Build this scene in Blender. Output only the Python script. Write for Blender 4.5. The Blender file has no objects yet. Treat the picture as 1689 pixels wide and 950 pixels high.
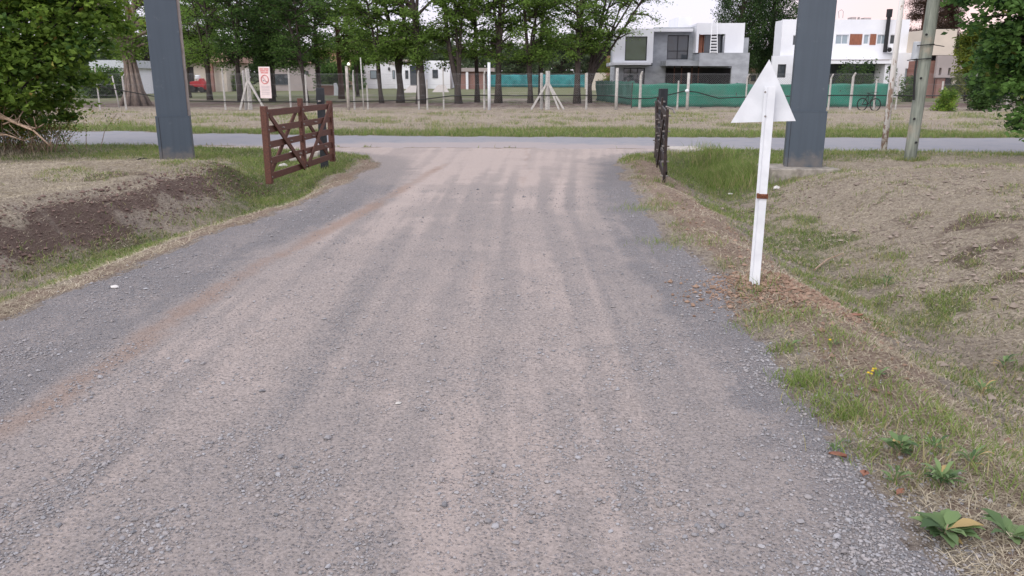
import bpy, math, random
import numpy as np
from mathutils import Vector, Matrix
C = bpy.context.scene
col = C.collection
rnd = random.Random(7)
rng = np.random.default_rng(11)
R = math.radians

# ------------------------------------------------------------------ camera, sky, sun, exposure
FPX, TH, CH = 1300.0, math.atan(345/1300), 1.6
cam = bpy.data.cameras.new('camera'); co = bpy.data.objects.new('camera', cam); col.objects.link(co)
co.location = (0, 0, CH); co.rotation_euler = (math.pi/2-TH, 0, 0)
cam.sensor_width = 36; cam.lens = 36*FPX/1689; cam.clip_end = 2000; cam.clip_start = 0.05
C.camera = co
SUN_EL, SUN_AZ = R(30), R(-148)       # azimuth from +Y towards +X
sd = bpy.data.lights.new('sun', 'SUN'); sd.energy = 1.5; sd.angle = R(45); sd.color = (1, .955, .89)
so = bpy.data.objects.new('sun', sd); col.objects.link(so)  # soft light set behind the camera, opposite the sunset, to brighten facing sides
sv = Vector((math.sin(SUN_AZ)*math.cos(SUN_EL), math.cos(SUN_AZ)*math.cos(SUN_EL), math.sin(SUN_EL)))
so.rotation_euler = sv.to_track_quat('Z', 'Y').to_euler()
W = bpy.data.worlds.new('World'); C.world = W; W.use_nodes = True
nt = W.node_tree; nt.nodes.clear()
def wn(t): return nt.nodes.new(t)
wo = wn('ShaderNodeOutputWorld'); bg = wn('ShaderNodeBackground'); sky = wn('ShaderNodeTexSky')
sky.sky_type = 'NISHITA'; sky.sun_disc = False; sky.sun_elevation = SUN_EL; sky.sun_rotation = SUN_AZ
tc = wn('ShaderNodeTexCoord'); sep = wn('ShaderNodeSeparateXYZ'); nt.links.new(tc.outputs['Generated'], sep.inputs[0])
rp = wn('ShaderNodeValToRGB'); nt.links.new(sep.outputs['Z'], rp.inputs[0])
e = rp.color_ramp.elements
e[0].position = 0.0; e[0].color = (7.0, 6.4, 7.2, 1)
e[1].position = 0.9; e[1].color = (11.9, 11.7, 12.6, 1)
m_ = e.new(0.12); m_.color = (7.3, 7.0, 8.5, 1)
m2_ = e.new(0.35); m2_.color = (9.1, 9.0, 10.4, 1)
# soft warm break in the cloud low on the right, where the sun went
dp = wn('ShaderNodeVectorMath'); dp.operation = 'DOT_PRODUCT'; nt.links.new(tc.outputs['Generated'], dp.inputs[0])
az = math.atan2(740, 1300); dp.inputs[1].default_value = (math.sin(az), math.cos(az), 0.09)
mr = wn('ShaderNodeMapRange'); mr.inputs[1].default_value = .975; mr.inputs[2].default_value = 1.0; nt.links.new(dp.outputs['Value'], mr.inputs[0])
mx = wn('ShaderNodeMixRGB'); nt.links.new(mr.outputs[0], mx.inputs[0]); nt.links.new(rp.outputs[0], mx.inputs[1]); mx.inputs[2].default_value = (8.8, 6.3, 6.3, 1)
mx2 = wn('ShaderNodeMixRGB'); mx2.inputs[0].default_value = .12; nt.links.new(mx.outputs[0], mx2.inputs[1]); nt.links.new(sky.outputs[0], mx2.inputs[2])
nt.links.new(mx2.outputs[0], bg.inputs[0]); bg.inputs[1].default_value = 0.12; nt.links.new(bg.outputs[0], wo.inputs[0])
C.view_settings.view_transform = 'Standard'; C.view_settings.look = 'None'; C.view_settings.exposure = 0.24; C.view_settings.gamma = 1
C.render.engine = 'CYCLES'
C.cycles.max_bounces = 6; C.cycles.transparent_max_bounces = 8

# ------------------------------------------------------------------ helpers
ct, st = math.cos(TH), math.sin(TH)
def at(px, py, Y):
    """point on the plane y=Y that the photo shows at (px, py); used to read real positions off the photo"""
    u = (px-844.5)/FPX; v = (475-py)/FPX
    dy = ct+v*st; dz = -st+v*ct; t = Y/dy
    return Vector((u*t, Y, CH+dz*t))
def smooth(a, b, x): t = np.clip((x-a)/(b-a), 0, 1); return t*t*(3-2*t)
def vnoise(x, y, seed=0):
    xi = np.floor(x).astype(np.int64); yi = np.floor(y).astype(np.int64); fx = x-xi; fy = y-yi
    fx = fx*fx*(3-2*fx); fy = fy*fy*(3-2*fy)
    def h(a, b):
        n = (a*374761393+b*668265263+seed*1442695041) & 0x7fffffff
        n = ((n ^ (n >> 13))*1274126177) & 0x7fffffff
        return ((n ^ (n >> 16)) & 0xffff)/65535.0
    return (h(xi, yi)*(1-fx)+h(xi+1, yi)*fx)*(1-fy)+(h(xi, yi+1)*(1-fx)+h(xi+1, yi+1)*fx)*fy
def fbm(x, y, s=1.0, o=4, seed=0):
    r = 0; a = .5; t = 0
    for k in range(o): r = r+a*vnoise(x*s, y*s, seed+k*17); t += a; a *= .5; s *= 2.03
    return r/t

def tag(o, label=None, cat=None, group=None, kind=None):
    if label: o['label'] = label
    if cat: o['category'] = cat
    if group: o['group'] = group
    if kind: o['kind'] = kind
    return o
def thing(name, loc, label, cat, group=None):
    o = bpy.data.objects.new(name, None); col.objects.link(o); o.location = loc; o.empty_display_size = .2
    return tag(o, label, cat, group)
def link(name, me, mat, parent=None):
    o = bpy.data.objects.new(name, me); col.objects.link(o)
    if mat: me.materials.append(mat)
    if parent: o.parent = parent
    return o
def np_mesh(name, V, F, mat, parent=None, cols=None, attr='tint', flat=True, world=True):
    """V (n,3) array, F (m,k) array of equal sized faces"""
    V = np.asarray(V, dtype=np.float32); F = np.asarray(F, dtype=np.int32)
    if parent is not None and world: V = V-np.array(wloc(parent), dtype=np.float32)
    me = bpy.data.meshes.new(name); k = F.shape[1]
    me.vertices.add(len(V)); me.vertices.foreach_set('co', V.ravel())
    me.loops.add(F.size); me.loops.foreach_set('vertex_index', F.ravel())
    me.polygons.add(len(F)); me.polygons.foreach_set('loop_start', np.arange(0, F.size, k, dtype=np.int32))
    me.polygons.foreach_set('use_smooth', np.full(len(F), not flat))
    me.update(calc_edges=True)
    if cols is not None:
        a = me.color_attributes.new(attr, 'FLOAT_COLOR', 'POINT'); a.data.foreach_set('color', np.asarray(cols, dtype=np.float32).ravel())
    return link(name, me, mat, parent)
def wloc(o):
    l = Vector(o.location)
    while o.parent: o = o.parent; l += o.location
    return l
class MB:
    def __init__(s): s.v = []; s.f = []
    def box(s, c, size, rot=None):
        hx, hy, hz = [q/2 for q in size]; n = len(s.v); M = rot or Matrix.Identity(3)
        for x, y, z in ((-1,-1,-1),(1,-1,-1),(1,1,-1),(-1,1,-1),(-1,-1,1),(1,-1,1),(1,1,1),(-1,1,1)):
            s.v.append(Vector(c)+M @ Vector((x*hx, y*hy, z*hz)))
        for q in ((0,3,2,1),(4,5,6,7),(0,1,5,4),(1,2,6,5),(2,3,7,6),(3,0,4,7)): s.f.append([n+i for i in q])
        return s
    def span(s, x0, x1, y0, y1, z0, z1): return s.box(((x0+x1)/2, (y0+y1)/2, (z0+z1)/2), (abs(x1-x0), abs(y1-y0), abs(z1-z0)))
    def bar(s, a, b, w, d, side=(0, 0, 1)):
        a = Vector(a); b = Vector(b); t = (b-a).normalized(); sd_ = Vector(side); u = t.cross(sd_)
        if u.length < 1e-4: u = t.cross(Vector((1, 0, 0)))
        u.normalize(); n_ = u.cross(t)
        M = Matrix((t, u, n_)).transposed()
        return s.box((a+b)/2, ((b-a).length, w, d), M)
    def tube(s, pts, rad, n=8, cap=True):
        pts = [Vector(p) for p in pts]
        if not hasattr(rad, '__len__'): rad = [rad]*len(pts)
        base = len(s.v); ref = Vector((.13, .97, .2))
        for i, p in enumerate(pts):
            t = (pts[min(i+1, len(pts)-1)]-pts[max(i-1, 0)]).normalized()
            u = t.cross(ref)
            if u.length < .1: u = t.cross(Vector((1, 0, 0)))
            u.normalize(); w = t.cross(u)
            for k in range(n):
                a = 2*math.pi*k/n; s.v.append(p+(u*math.cos(a)+w*math.sin(a))*rad[i])
        for i in range(len(pts)-1):
            for k in range(n):
                a = base+i*n+k; b = base+i*n+(k+1) % n; s.f.append([a, b, b+n, a+n])
        if cap:
            s.f.append([base+k for k in range(n)][::-1]); s.f.append([base+(len(pts)-1)*n+k for k in range(n)])
        return s
    def poly(s, pts, d):
        """closed polygon extruded along vector d"""
        n = len(s.v); k = len(pts); d = Vector(d)
        s.v += [Vector(p) for p in pts]+[Vector(p)+d for p in pts]
        s.f.append(list(range(n, n+k))[::-1]); s.f.append(list(range(n+k, n+2*k)))
        for i in range(k): j = (i+1) % k; s.f.append([n+i, n+j, n+k+j, n+k+i])
        return s
    def build(s, name, mat, parent=None, bevel=0, smooth_=False):
        off = wloc(parent) if parent else Vector()
        me = bpy.data.meshes.new(name); me.from_pydata([v-off for v in s.v], [], s.f); me.update()
        if smooth_: me.polygons.foreach_set('use_smooth', [True]*len(me.polygons))
        o = link(name, me, mat, parent)
        if bevel:
            m = o.modifiers.new('bevel', 'BEVEL'); m.width = bevel; m.segments = 2; m.limit_method = 'ANGLE'
        return o

# ------------------------------------------------------------------ materials
def mat(name):
    m = bpy.data.materials.new(name); m.use_nodes = True; t = m.node_tree
    b = t.nodes['Principled BSDF']; return m, t, b
class NT:
    def __init__(s, t): s.t = t
    def n(s, ty, **kw):
        o = s.t.nodes.new(ty)
        for k, v in kw.items(): setattr(o, k, v)
        return o
    def l(s, a, b): s.t.links.new(a, b)
    def pos(s):
        if not hasattr(s, 'p'): s.p = s.n('ShaderNodeNewGeometry').outputs['Position']
        return s.p
    def scaled(s, v):
        m = s.n('ShaderNodeVectorMath', operation='MULTIPLY'); s.l(s.pos(), m.inputs[0]); m.inputs[1].default_value = v; return m.outputs[0]
    def noise(s, sc, det=4, rough=.6, vec=None):
        o = s.n('ShaderNodeTexNoise'); o.inputs['Scale'].default_value = sc; o.inputs['Detail'].default_value = det; o.inputs['Roughness'].default_value = rough
        s.l(vec or s.pos(), o.inputs['Vector']); return o.outputs['Fac']
    def voro(s, sc, feature='F1', out='Distance', rnd_=1):
        o = s.n('ShaderNodeTexVoronoi', feature=feature); o.inputs['Scale'].default_value = sc; o.inputs['Randomness'].default_value = rnd_
        s.l(s.pos(), o.inputs['Vector']); return o.outputs[out]
    def math(s, op, a, b=None, c=None):
        o = s.n('ShaderNodeMath', operation=op)
        for i, v in enumerate((a, b, c)):
            if v is None: continue
            if isinstance(v, (int, float)): o.inputs[i].default_value = v
            else: s.l(v, o.inputs[i])
        return o.outputs[0]
    def rng(s, v, a, b, c=0, d=1):
        o = s.n('ShaderNodeMapRange', interpolation_type='SMOOTHSTEP'); s.l(v, o.inputs[0])
        for i, q in enumerate((a, b, c, d)): o.inputs[i+1].default_value = q
        return o.outputs[0]
    def mix(s, f, a, b, mode='MIX'):
        o = s.n('ShaderNodeMixRGB', blend_type=mode)
        for i, v in enumerate((f, a, b)):
            if isinstance(v, (int, float)): o.inputs[i].default_value = v
            elif isinstance(v, tuple): o.inputs[i].default_value = (*v, 1)
            else: s.l(v, o.inputs[i])
        return o.outputs[0]
    def bump(s, h, dist, strength=1.0, nrm=None):
        o = s.n('ShaderNodeBump'); o.inputs['Distance'].default_value = dist; o.inputs['Strength'].default_value = strength
        s.l(h, o.inputs['Height'])
        if nrm: s.l(nrm, o.inputs['Normal'])
        return o.outputs[0]
def simple(name, c1, c2=None, sc=8, rough=.7, bump=0, metal=0, stretch=None, spec=.3):
    m, t, b = mat(name); k = NT(t); c2 = c2 or tuple(q*.8 for q in c1)
    v = k.scaled(stretch) if stretch else None
    n = k.noise(sc, 5, .6, v); f = k.rng(n, .35, .65)
    k.l(k.mix(f, c1, c2), b.inputs['Base Color']); b.inputs['Roughness'].default_value = rough; b.inputs['Metallic'].default_value = metal
    b.inputs['Specular IOR Level'].default_value = spec
    if bump: k.l(k.bump(n, bump), b.inputs['Normal'])
    return m
def leafmat(name, dark, light, trans=.35, rough=.55, dry=None):
    """leaf colour from the per-leaf tint attribute"""
    m, t, b = mat(name); k = NT(t); a = k.n('ShaderNodeAttribute', attribute_name='tint')
    s_ = k.n('ShaderNodeSeparateColor'); k.l(a.outputs['Color'], s_.inputs[0])
    c = k.mix(s_.outputs[0], dark, light)
    if dry: c = k.mix(s_.outputs[1], c, dry)
    k.l(c, b.inputs['Base Color']); b.inputs['Roughness'].default_value = rough; b.inputs['Specular IOR Level'].default_value = .25
    tr = k.n('ShaderNodeBsdfTranslucent'); k.l(c, tr.inputs[0]); ms = k.n('ShaderNodeMixShader'); ms.inputs[0].default_value = trans
    k.l(b.outputs[0], ms.inputs[1]); k.l(tr.outputs[0], ms.inputs[2]); k.l(ms.outputs[0], t.nodes['Material Output'].inputs[0])
    return m
M = {}
M['leaf_near'] = leafmat('maple_leaf', (.05, .11, .022), (.29, .43, .07), .5, dry=(.38, .27, .08))
M['leaf_deep'] = leafmat('deep_green_leaf', (.028, .075, .026), (.17, .31, .075), .5, dry=(.25, .22, .06))  # darker green than the left edge tree's leaves
M['leaf_row'] = leafmat('row_tree_leaf', (.055, .10, .025), (.26, .41, .085), .6, dry=(.12, .10, .04))
M['leaf_dark'] = leafmat('dark_leaf', (.03, .065, .022), (.14, .25, .06), .55, dry=(.08, .06, .03))
M['leaf_far'] = leafmat('far_leaf', (.045, .065, .038), (.12, .17, .08), .4, dry=(.14, .11, .06))
M['leaf_poplar'] = leafmat('poplar_leaf', (.016, .038, .014), (.075, .14, .035), .35, dry=(.1, .1, .03))
M['leaf_yellow'] = leafmat('hedge_leaf', (.05, .09, .015), (.22, .25, .03), .4)
M['needle'] = leafmat('pine_needle', (.03, .02, .013), (.08, .045, .028), .2)
M['grass'] = leafmat('grass_blade', (.08, .14, .03), (.27, .35, .10), .4, .6, dry=(.42, .35, .20))
M['straw'] = leafmat('straw', (.25, .21, .145), (.62, .55, .42), .15, .8, dry=(.10, .07, .05))
M['weed'] = leafmat('weed_leaf', (.06, .11, .045), (.20, .29, .12), .3, .7, dry=(.45, .33, .15))
M['bark'] = simple('bark', (.085, .068, .058), (.035, .028, .025), 5, .95, .02, stretch=(6, 6, 1))
M['bark_pale'] = simple('pale_bark', (.26, .20, .165), (.12, .095, .08), 4, .95, .02, stretch=(6, 6, 1))
M['bark_red'] = simple('reddish_bark', (.13, .065, .045), (.06, .032, .025), 5, .95, .02, stretch=(6, 6, 1))
M['drywood'] = simple('dry_branch', (.42, .31, .23), (.22, .15, .10), 12, .9, .004)
def cladmat():
    m, t, b = mat('slate_blue_cladding'); k = NT(t); n1 = k.noise(1.5, 5, .6, k.scaled((9, 9, .35))); n2 = k.noise(5, 5, .65)
    c = k.mix(k.rng(n1, .35, .7), (.054, .074, .098), (.048, .066, .088)); sz = k.n('ShaderNodeSeparateXYZ'); k.l(k.pos(), sz.inputs[0])
    mud = k.rng(k.math('ADD', k.math('MULTIPLY', n2, .9), k.rng(sz.outputs[2], 0, .55, .42, 0)), .58, .95)
    c = k.mix(k.math('MULTIPLY', mud, .5), c, (.20, .165, .135)); c = k.mix(k.math('MULTIPLY', k.rng(n2, .62, .72), .25), c, (.16, .18, .20))
    k.l(c, b.inputs['Base Color']); b.inputs['Roughness'].default_value = .5; k.l(k.bump(k.noise(.9, 2), .02), b.inputs['Normal']); return m
M['clad'] = cladmat()
M['clad_edge'] = simple('weathered_steel_edge', (.33, .28, .25), (.25, .21, .19), 6, .6)
M['gatewood'] = simple('stained_timber', (.125, .050, .034), (.070, .030, .022), 6, .6, .002, stretch=(8, 8, 8))
M['gatedark'] = simple('dark_stained_timber', (.04, .026, .022), (.016, .011, .010), 14, .6, .002)
M['blackpost'] = simple('charcoal_post_paint', (.028, .030, .036), (.018, .02, .024), 7, .6)
M['bolt'] = simple('zinc_bolt', (.36, .33, .31), (.2, .18, .17), 40, .4, 0, .5)
M['white'] = simple('white_enamel', (.74, .76, .79), (.64, .66, .69), 5, .45)
M['rust'] = simple('rust', (.20, .075, .035), (.09, .035, .02), 60, .9, .002)
M['concrete'] = simple('post_concrete', (.52, .50, .47), (.36, .35, .33), 14, .9, .005)
M['slab'] = simple('slab_concrete', (.50, .46, .42), (.33, .30, .27), 9, .95, .01)
M['foot'] = simple('shade_darkened_concrete', (.34, .31, .27), (.20, .18, .155), 7, .95, .02)  # slab concrete darkened to paint in the shade the footing lies in
M['wall_white'] = simple('white_render_wall', (.78, .79, .82), (.72, .73, .77), .6, .85)
M['wall_grey'] = simple('raw_concrete_wall', (.40, .42, .45), (.30, .315, .34), 1.1, .9, .01, stretch=(1, 1, 2))
M['wall_beige'] = simple('beige_wall', (.60, .53, .45), (.54, .48, .41), .6, .9)
M['wall_peach'] = simple('peach_wall', (.60, .36, .24), (.52, .32, .22), .6, .9)
M['wall_taupe'] = simple('taupe_wall', (.38, .33, .32), (.32, .28, .27), .6, .9)
M['roof_tan'] = simple('tan_roof', (.45, .30, .24), (.36, .24, .19), 3, .9)
M['slat'] = simple('brown_cladding', (.30, .12, .07), (.20, .08, .05), 6, .7, stretch=(4, 1, .5))
M['frame'] = simple('dark_window_frame', (.03, .03, .035), (.025, .025, .03), 3, .5)
M['frame_white'] = simple('white_window_frame', (.75, .76, .78), (.7, .71, .73), 3, .5)
M['room_shade'] = simple('painted_room_shade', (.045, .040, .042), (.025, .024, .026), .8, .9)  # shade of unlit rooms and doorways put into a near-black colour
M['black'] = simple('black_sheet_metal', (.012, .012, .014), (.02, .02, .022), 5, .5)
M['shade'] = simple('green_shade_cloth', (.028, .185, .13), (.04, .145, .105), 1.0, .85)
M['shade_dull'] = simple('faded_dark_shade_cloth', (.035, .10, .08), (.05, .12, .10), 1.5, .9)
M['tarp'] = simple('turquoise_tarp', (.03, .22, .23), (.02, .13, .14), .9, .7)
M['red'] = simple('red_machine_paint', (.42, .02, .025), (.3, .015, .02), 3, .4)
M['rubber'] = simple('black_rubber', (.02, .02, .02), (.03, .03, .03), 20, .8)
M['wire'] = simple('galvanised_wire', (.30, .30, .31), (.22, .22, .23), 20, .6, 0, .3)
M['meter'] = simple('grey_meter_box', (.50, .53, .56), (.42, .45, .48), 5, .5)
M['yellow'] = simple('yellow_petal', (.65, .45, .03), (.55, .38, .02), 30, .7)
M['deadleaf'] = simple('dead_leaf', (.20, .085, .055), (.30, .15, .10), 30, .8, .002)
M['stonewhite'] = simple('white_stone', (.62, .60, .58), (.5, .48, .46), 30, .9, .003)
M['signred'] = simple('faded_red_print', (.60, .16, .16), (.66, .26, .25), 12, .8)
M['signgrey'] = simple('faded_grey_print', (.42, .38, .40), (.5, .46, .47), 12, .8)
M['signface'] = simple('weathered_sign_face', (.76, .66, .64), (.70, .58, .57), 4, .6)
M['peel'] = None
def glassmat(name, c, rough=.08):
    m, t, b = mat(name); b.inputs['Base Color'].default_value = (*c, 1); b.inputs['Roughness'].default_value = rough; b.inputs['Specular IOR Level'].default_value = .9
    k = NT(t); k.l(k.bump(k.noise(.7, 2), .05), b.inputs['Normal']); return m
M['glass'] = glassmat('window_glass', (.05, .06, .07)); M['glass_reflection'] = glassmat('painted_reflection_glass', (.045, .07, .03), .2)  # second glass has the reflected greenery painted into its base colour
M['glass_pale'] = glassmat('pale_curtained_glass', (.30, .36, .40), .15)
def brick():
    m, t, b = mat('brick_wall'); k = NT(t); o = k.n('ShaderNodeTexBrick'); o.inputs['Scale'].default_value = 3
    v = k.n('ShaderNodeSeparateXYZ'); k.l(k.pos(), v.inputs[0]); cx = k.n('ShaderNodeCombineXYZ'); k.l(v.outputs[0], cx.inputs[0]); k.l(v.outputs[2], cx.inputs[1]); k.l(cx.outputs[0], o.inputs['Vector'])
    o.inputs['Color1'].default_value = (.26, .11, .08, 1); o.inputs['Color2'].default_value = (.20, .08, .06, 1); o.inputs['Mortar'].default_value = (.3, .27, .25, 1)
    k.l(o.outputs[0], b.inputs['Base Color']); b.inputs['Roughness'].default_value = .9; return m
M['brick'] = brick()
def polewood():
    m, t, b = mat('weathered_greenish_pole'); k = NT(t)
    n1 = k.noise(3, 5, .6, k.scaled((9, 9, .7))); n2 = k.noise(2.2, 4)
    c = k.mix(k.rng(n1, .35, .7), (.27, .29, .245), (.15, .17, .145)); c = k.mix(k.rng(n2, .55, .75), c, (.32, .28, .22))
    k.l(c, b.inputs['Base Color']); b.inputs['Roughness'].default_value = .9; k.l(k.bump(n1, .02), b.inputs['Normal']); return m
M['pole'] = polewood()
def peel():
    m, t, b = mat('peeling_white_paint'); k = NT(t); n1 = k.noise(7, 6, .7, k.scaled((1, 1, .5)))
    sz = k.n('ShaderNodeSeparateXYZ'); k.l(k.pos(), sz.inputs[0])
    low = k.rng(sz.outputs[2], 0.0, 2.6, .16, 0.0)
    f = k.rng(k.math('ADD', n1, low), .60, .66)
    k.l(k.mix(f, (.74, .71, .68), (.34, .24, .19)), b.inputs['Base Color']); b.inputs['Roughness'].default_value = .7; return m
M['peel'] = peel()

# ------------------------------------------------------------------ terrain shape and surface masks
ys_ = [-30, 2, 4.9, 5.9, 7.1, 8.85, 10.2, 13, 15.5, 16.8, 17.8, 18.6, 19.3, 20]
dl_ = [-3.3, -3.3, -3.37, -3.43, -3.34, -3.07, -2.7, -2.55, -2.6, -2.95, -3.7, -5.2, -7.5, -9]
yr_ = [-30, 2.4, 2.95, 3.7, 4.75, 6.1, 7.8, 9.7, 12.7, 16, 17.2, 18.2, 19.0, 20]
dr_ = [1.46, 1.48, 1.47, 1.49, 1.56, 1.64, 1.63, 1.70, 1.88, 2.15, 2.5, 3.5, 5.0, 6.6]
def dl(y): return np.interp(y, ys_, dl_)
def dr(y): return np.interp(y, yr_, dr_)
def road_near(x): return np.interp(x, [-300, -60, -11.1, -3.7, 3, 9, 11.5, 60, 300], [90, 31, 20.2, 19.3, 18.9, 18.2, 17.9, 14, -4])
def road_far(x): return np.interp(x, [-300, -60, -14.1, -7, 0, 14.4, 60, 300], [96, 37, 25.6, 23.8, 22.7, 22.4, 19.5, 1])
def height(x, y):
    x = np.asarray(x, dtype=float); y = np.asarray(y, dtype=float)
    nb = fbm(x, y, .9, 3, 5)-.5; nf = fbm(x, y, 5, 3, 9)-.5
    L = dl(y)-x; Rr = x-dr(y)
    wob = (fbm(x, y, .5, 2, 31)-.5)*.5
    a = np.interp(L+wob, [0, .35, .9, 1.5, 1.75, 2.15, 2.6, 4, 9], [0, -.03, -.24, -.31, -.20, .17, .27, .26, .12])
    b = np.interp(L+wob, [0, .4, 1.2, 1.9, 3.0, 9], [0, -.03, -.22, -.20, 0, 0])
    g = smooth(13.2, 14.6, y); zl = a*(1-g)+b*g
    zl = zl*(1-smooth(17.0, 18.6, y))
    zr = np.interp(Rr+wob*.6, [0, .2, .5, 1.1, 1.7, 2.5, 3.4, 5.5, 12], [0, .035, .05, -.20, -.42, -.20, .14, .32, .28])
    zr = np.where(zr > 0, zr*(1-.7*smooth(11.5, 14.3, y)), zr)
    zr = zr*(1-smooth(16.6, 17.7, y))
    out = np.where(L > 0, zl, np.where(Rr > 0, zr, 0))
    amp = np.clip(np.maximum(L, Rr)*2, 0, 1)
    out = out+amp*(nb*.10+nf*.05)*(1-smooth(17, 18.5, y)*(1-smooth(23, 25, y))*.85)
    rut = (fbm(x*3.2, y*.25, 1, 3, 3)-.5)*.022*(1-amp)
    out = out+rut
    out = out+.08*np.exp(-(((x-1.99)/.42)**2+((y-5.85)/.36)**2))
    out = out-.13*np.exp(-(((x-5.2)/1.0)**2+((y-13.95)/.55)**2))
    out = out+smooth(60, 130, y)*.45
    return out
def H(x, y): return float(height(np.array([x]), np.array([y]))[0])

def gp(px, py):
    u = (px-844.5)/FPX; v = (475-py)/FPX; dy = ct+v*st; dz = -st+v*ct; tt = CH/-dz
    for _ in range(4): tt = (CH-H(u*tt, dy*tt))/-dz
    return u*tt, dy*tt
GW = 'leafy weeds on the gravel edge'

def axis(segs):
    r = [segs[0][0]]
    for (a, b, s) in segs:
        n = max(1, int(round((b-a)/s))); r += list(np.linspace(a, b, n+1)[1:])
    return np.array(r)
xs = axis([(-300, -60, 12), (-60, -20, 1.5), (-20, -9, .25), (-9, -4.5, .07), (-4.5, 4.5, .045), (4.5, 9, .07), (9, 20, .25), (20, 60, 1.5), (60, 300, 12)])
ys = axis([(-25, 0, 2.5), (0, 2, .2), (2, 8, .04), (8, 19, .07), (19, 27, .12), (27, 50, .4), (50, 130, 2), (130, 700, 25)])
X, Y = np.meshgrid(xs, ys); Z = height(X, Y)
n1 = fbm(X, Y, 1.1, 5, 41); n2 = fbm(X, Y, 3.7, 4, 51); n3 = fbm(X, Y, .35, 4, 61)
def surface(X, Y, n1, n2, n3):
    L = dl(Y)-X+(n1-.5)*.45+(n2-.5)*.22; Rr = X-dr(Y)+(n1-.5)*.35+(n2-.5)*.25; edge = (n2-.5)*.1
    inside = np.minimum(-L, -Rr)
    isroad = (Y > road_near(X)+(n2-.5)*.5+(n1-.5)*.4) & (Y < road_far(X)+(n2-.5)*.6+(n1-.5)*.5)
    flare = (Y > 19.0+(n1-.5)) & (Y < 21.2-np.abs(X+.6)*.28+(n1-.5)*1.6) & (X > -5) & (X < 4.5)
    near = Y < road_near(X)
    drive = (inside+edge*.5 > 0) & near
    fan = 1+.05*np.clip(Y-10, 0, 12); XS = (X+.6)/fan-.012*(Y-6)**2*.08
    streak = .25*fbm(XS*2.4, Y*.10, 1, 3, 77)+.55*fbm(XS*7.5, Y*.17, 1, 3, 79)+.20*n2; streak2 = fbm(XS*6, Y*.35, 1, 3, 78)
    xb = np.interp(Y, [0, 3.3, 4.9, 6.8, 9.7, 13.5, 17], [-2.4, -2.37, -2.34, -2.25, -1.86, -1.5, -1.1])
    brown = np.exp(-((X-xb+(n2-.5)*.15)/.15)**2)*.9*smooth(18, 14, Y)*(.30+.9*n1)
    brown = np.maximum(brown, .5*np.exp(-((X-np.interp(Y, [0, 4, 8, 12, 16], [-.5, -.45, -.25, .1, .35])+(n2-.5)*.2)/.13)**2)*smooth(3.5, 7, Y)*smooth(.42, .6, streak2))
    blue = np.clip(.85*smooth(1.15, .6, -L+(n1-.5)*.3)*smooth(16.5, 11, Y)*(.45+n1)+1.0*smooth(.30+.35*smooth(3, 7, Y), .05, -Rr-.1+(n1-.5)*.3)*(.5+n1)*smooth(17.5, 14, Y)+.6*smooth(.42, .74, streak)*(.25+1.0*n1)*smooth(16, 8, Y)+.2*smooth(3.6, 2.2, Y)*n1, 0, 1)
    blue = blue*(1-np.clip(brown, 0, 1))
    # green, straw and bare soil beside the drive
    gl = smooth(.30, 1.0, L)*smooth(2.1, 1.4, L)*(.12+.9*smooth(.32, .68, n1*.6+n2*.4))+smooth(11.0, 14.3, Y)*smooth(.4, .8, L)*smooth(3.4, 2.0, L)*1.0
    gl = gl+smooth(15.5, 17, Y)*.75+.35*smooth(.55, .7, n1)*(L > 2.8)
    sl = smooth(0, .15, L)*smooth(1.1, .4, L)*.8+smooth(.7, 1.2, L)*.62*(.4+n2)+smooth(2.3, 2.9, L)*(.3+.8*n1+.3*n2)*.9
    soil_l = smooth(1.75, 2.0, L+(n1-.5)*.6)*smooth(2.55+(n3-.5)*1.2, 2.2, L+(n2-.5)*.6)*smooth(14.6, 13.6, Y)*smooth(.22, .6, n1*.5+n2*.5)*.95+.35*smooth(1.4, 1.8, L)*smooth(2.3, 1.9, L)*smooth(14, 13, Y)*n2
    gr = .45*smooth(.05, .2, Rr)*smooth(.5, .3, Rr)*smooth(.45, .6, n2)+smooth(.75, 1.1, Rr)*smooth(2.8, 2.0, Rr)*(.10+smooth(.3, .68, n1*.5+n2*.5))*.75
    gr = gr*(.55+.45*smooth(4, 8, Y))+smooth(12.5, 15, Y)*smooth(.6, 1.0, Rr)*smooth(4.0, 2.5, Rr)*1.0+smooth(15, 16.3, Y)*.6+.42*smooth(.50, .66, n1*.5+n2*.5)*(Rr > 2)
    sr = smooth(.0, .3, Rr)*smooth(1.1, .6, Rr)*.45+smooth(1.2, 2.4, Rr)*(.25+.85*n1)*.75+.32
    soil_r = (smooth(.1, .3, Rr)*smooth(1.0, .7, Rr)*.0+smooth(2.4, 2.9, Rr)*smooth(4.6, 3.6, Rr)*smooth(.42, .62, n3*.4+n1*.35+n2*.25)*.5)*smooth(14, 11, Y)+.35*smooth(.5, .65, n2)*(Rr > 1.2)*(Y < 15)*.6
    tan = smooth(.1, .3, Rr)*smooth(1.15, .75, Rr)+.8*smooth(.03, .12, L)*smooth(.5, .3, L)
    left = L > 0
    green = np.where(left, gl, gr); straw = np.where(left, sl, sr); soil = np.where(left, soil_l, soil_r)
    fy = Y-road_far(X)
    fg = smooth(4.2+4*(n3-.5), .4, fy)*.95+.6*smooth(.48, .64, n1*.6+n3*.4)+smooth(47, 62, Y)*.55*smooth(.3, .55, n3+.1)+smooth(66, 75, Y)*.5
    fs = (.35+.75*n1)*(.9-.3*smooth(45, 52, Y))
    farm = fy > 0
    green = np.where(farm, fg, green); straw = np.where(farm, fs, straw); soil = np.where(farm, .5*smooth(44, 48, Y)*smooth(64, 56, Y)+.45*smooth(.5, .66, n2), soil); tan = np.where(farm, .2, tan)
    d = drive | (near & (inside > -.02))
    z = d | isroad
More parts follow.
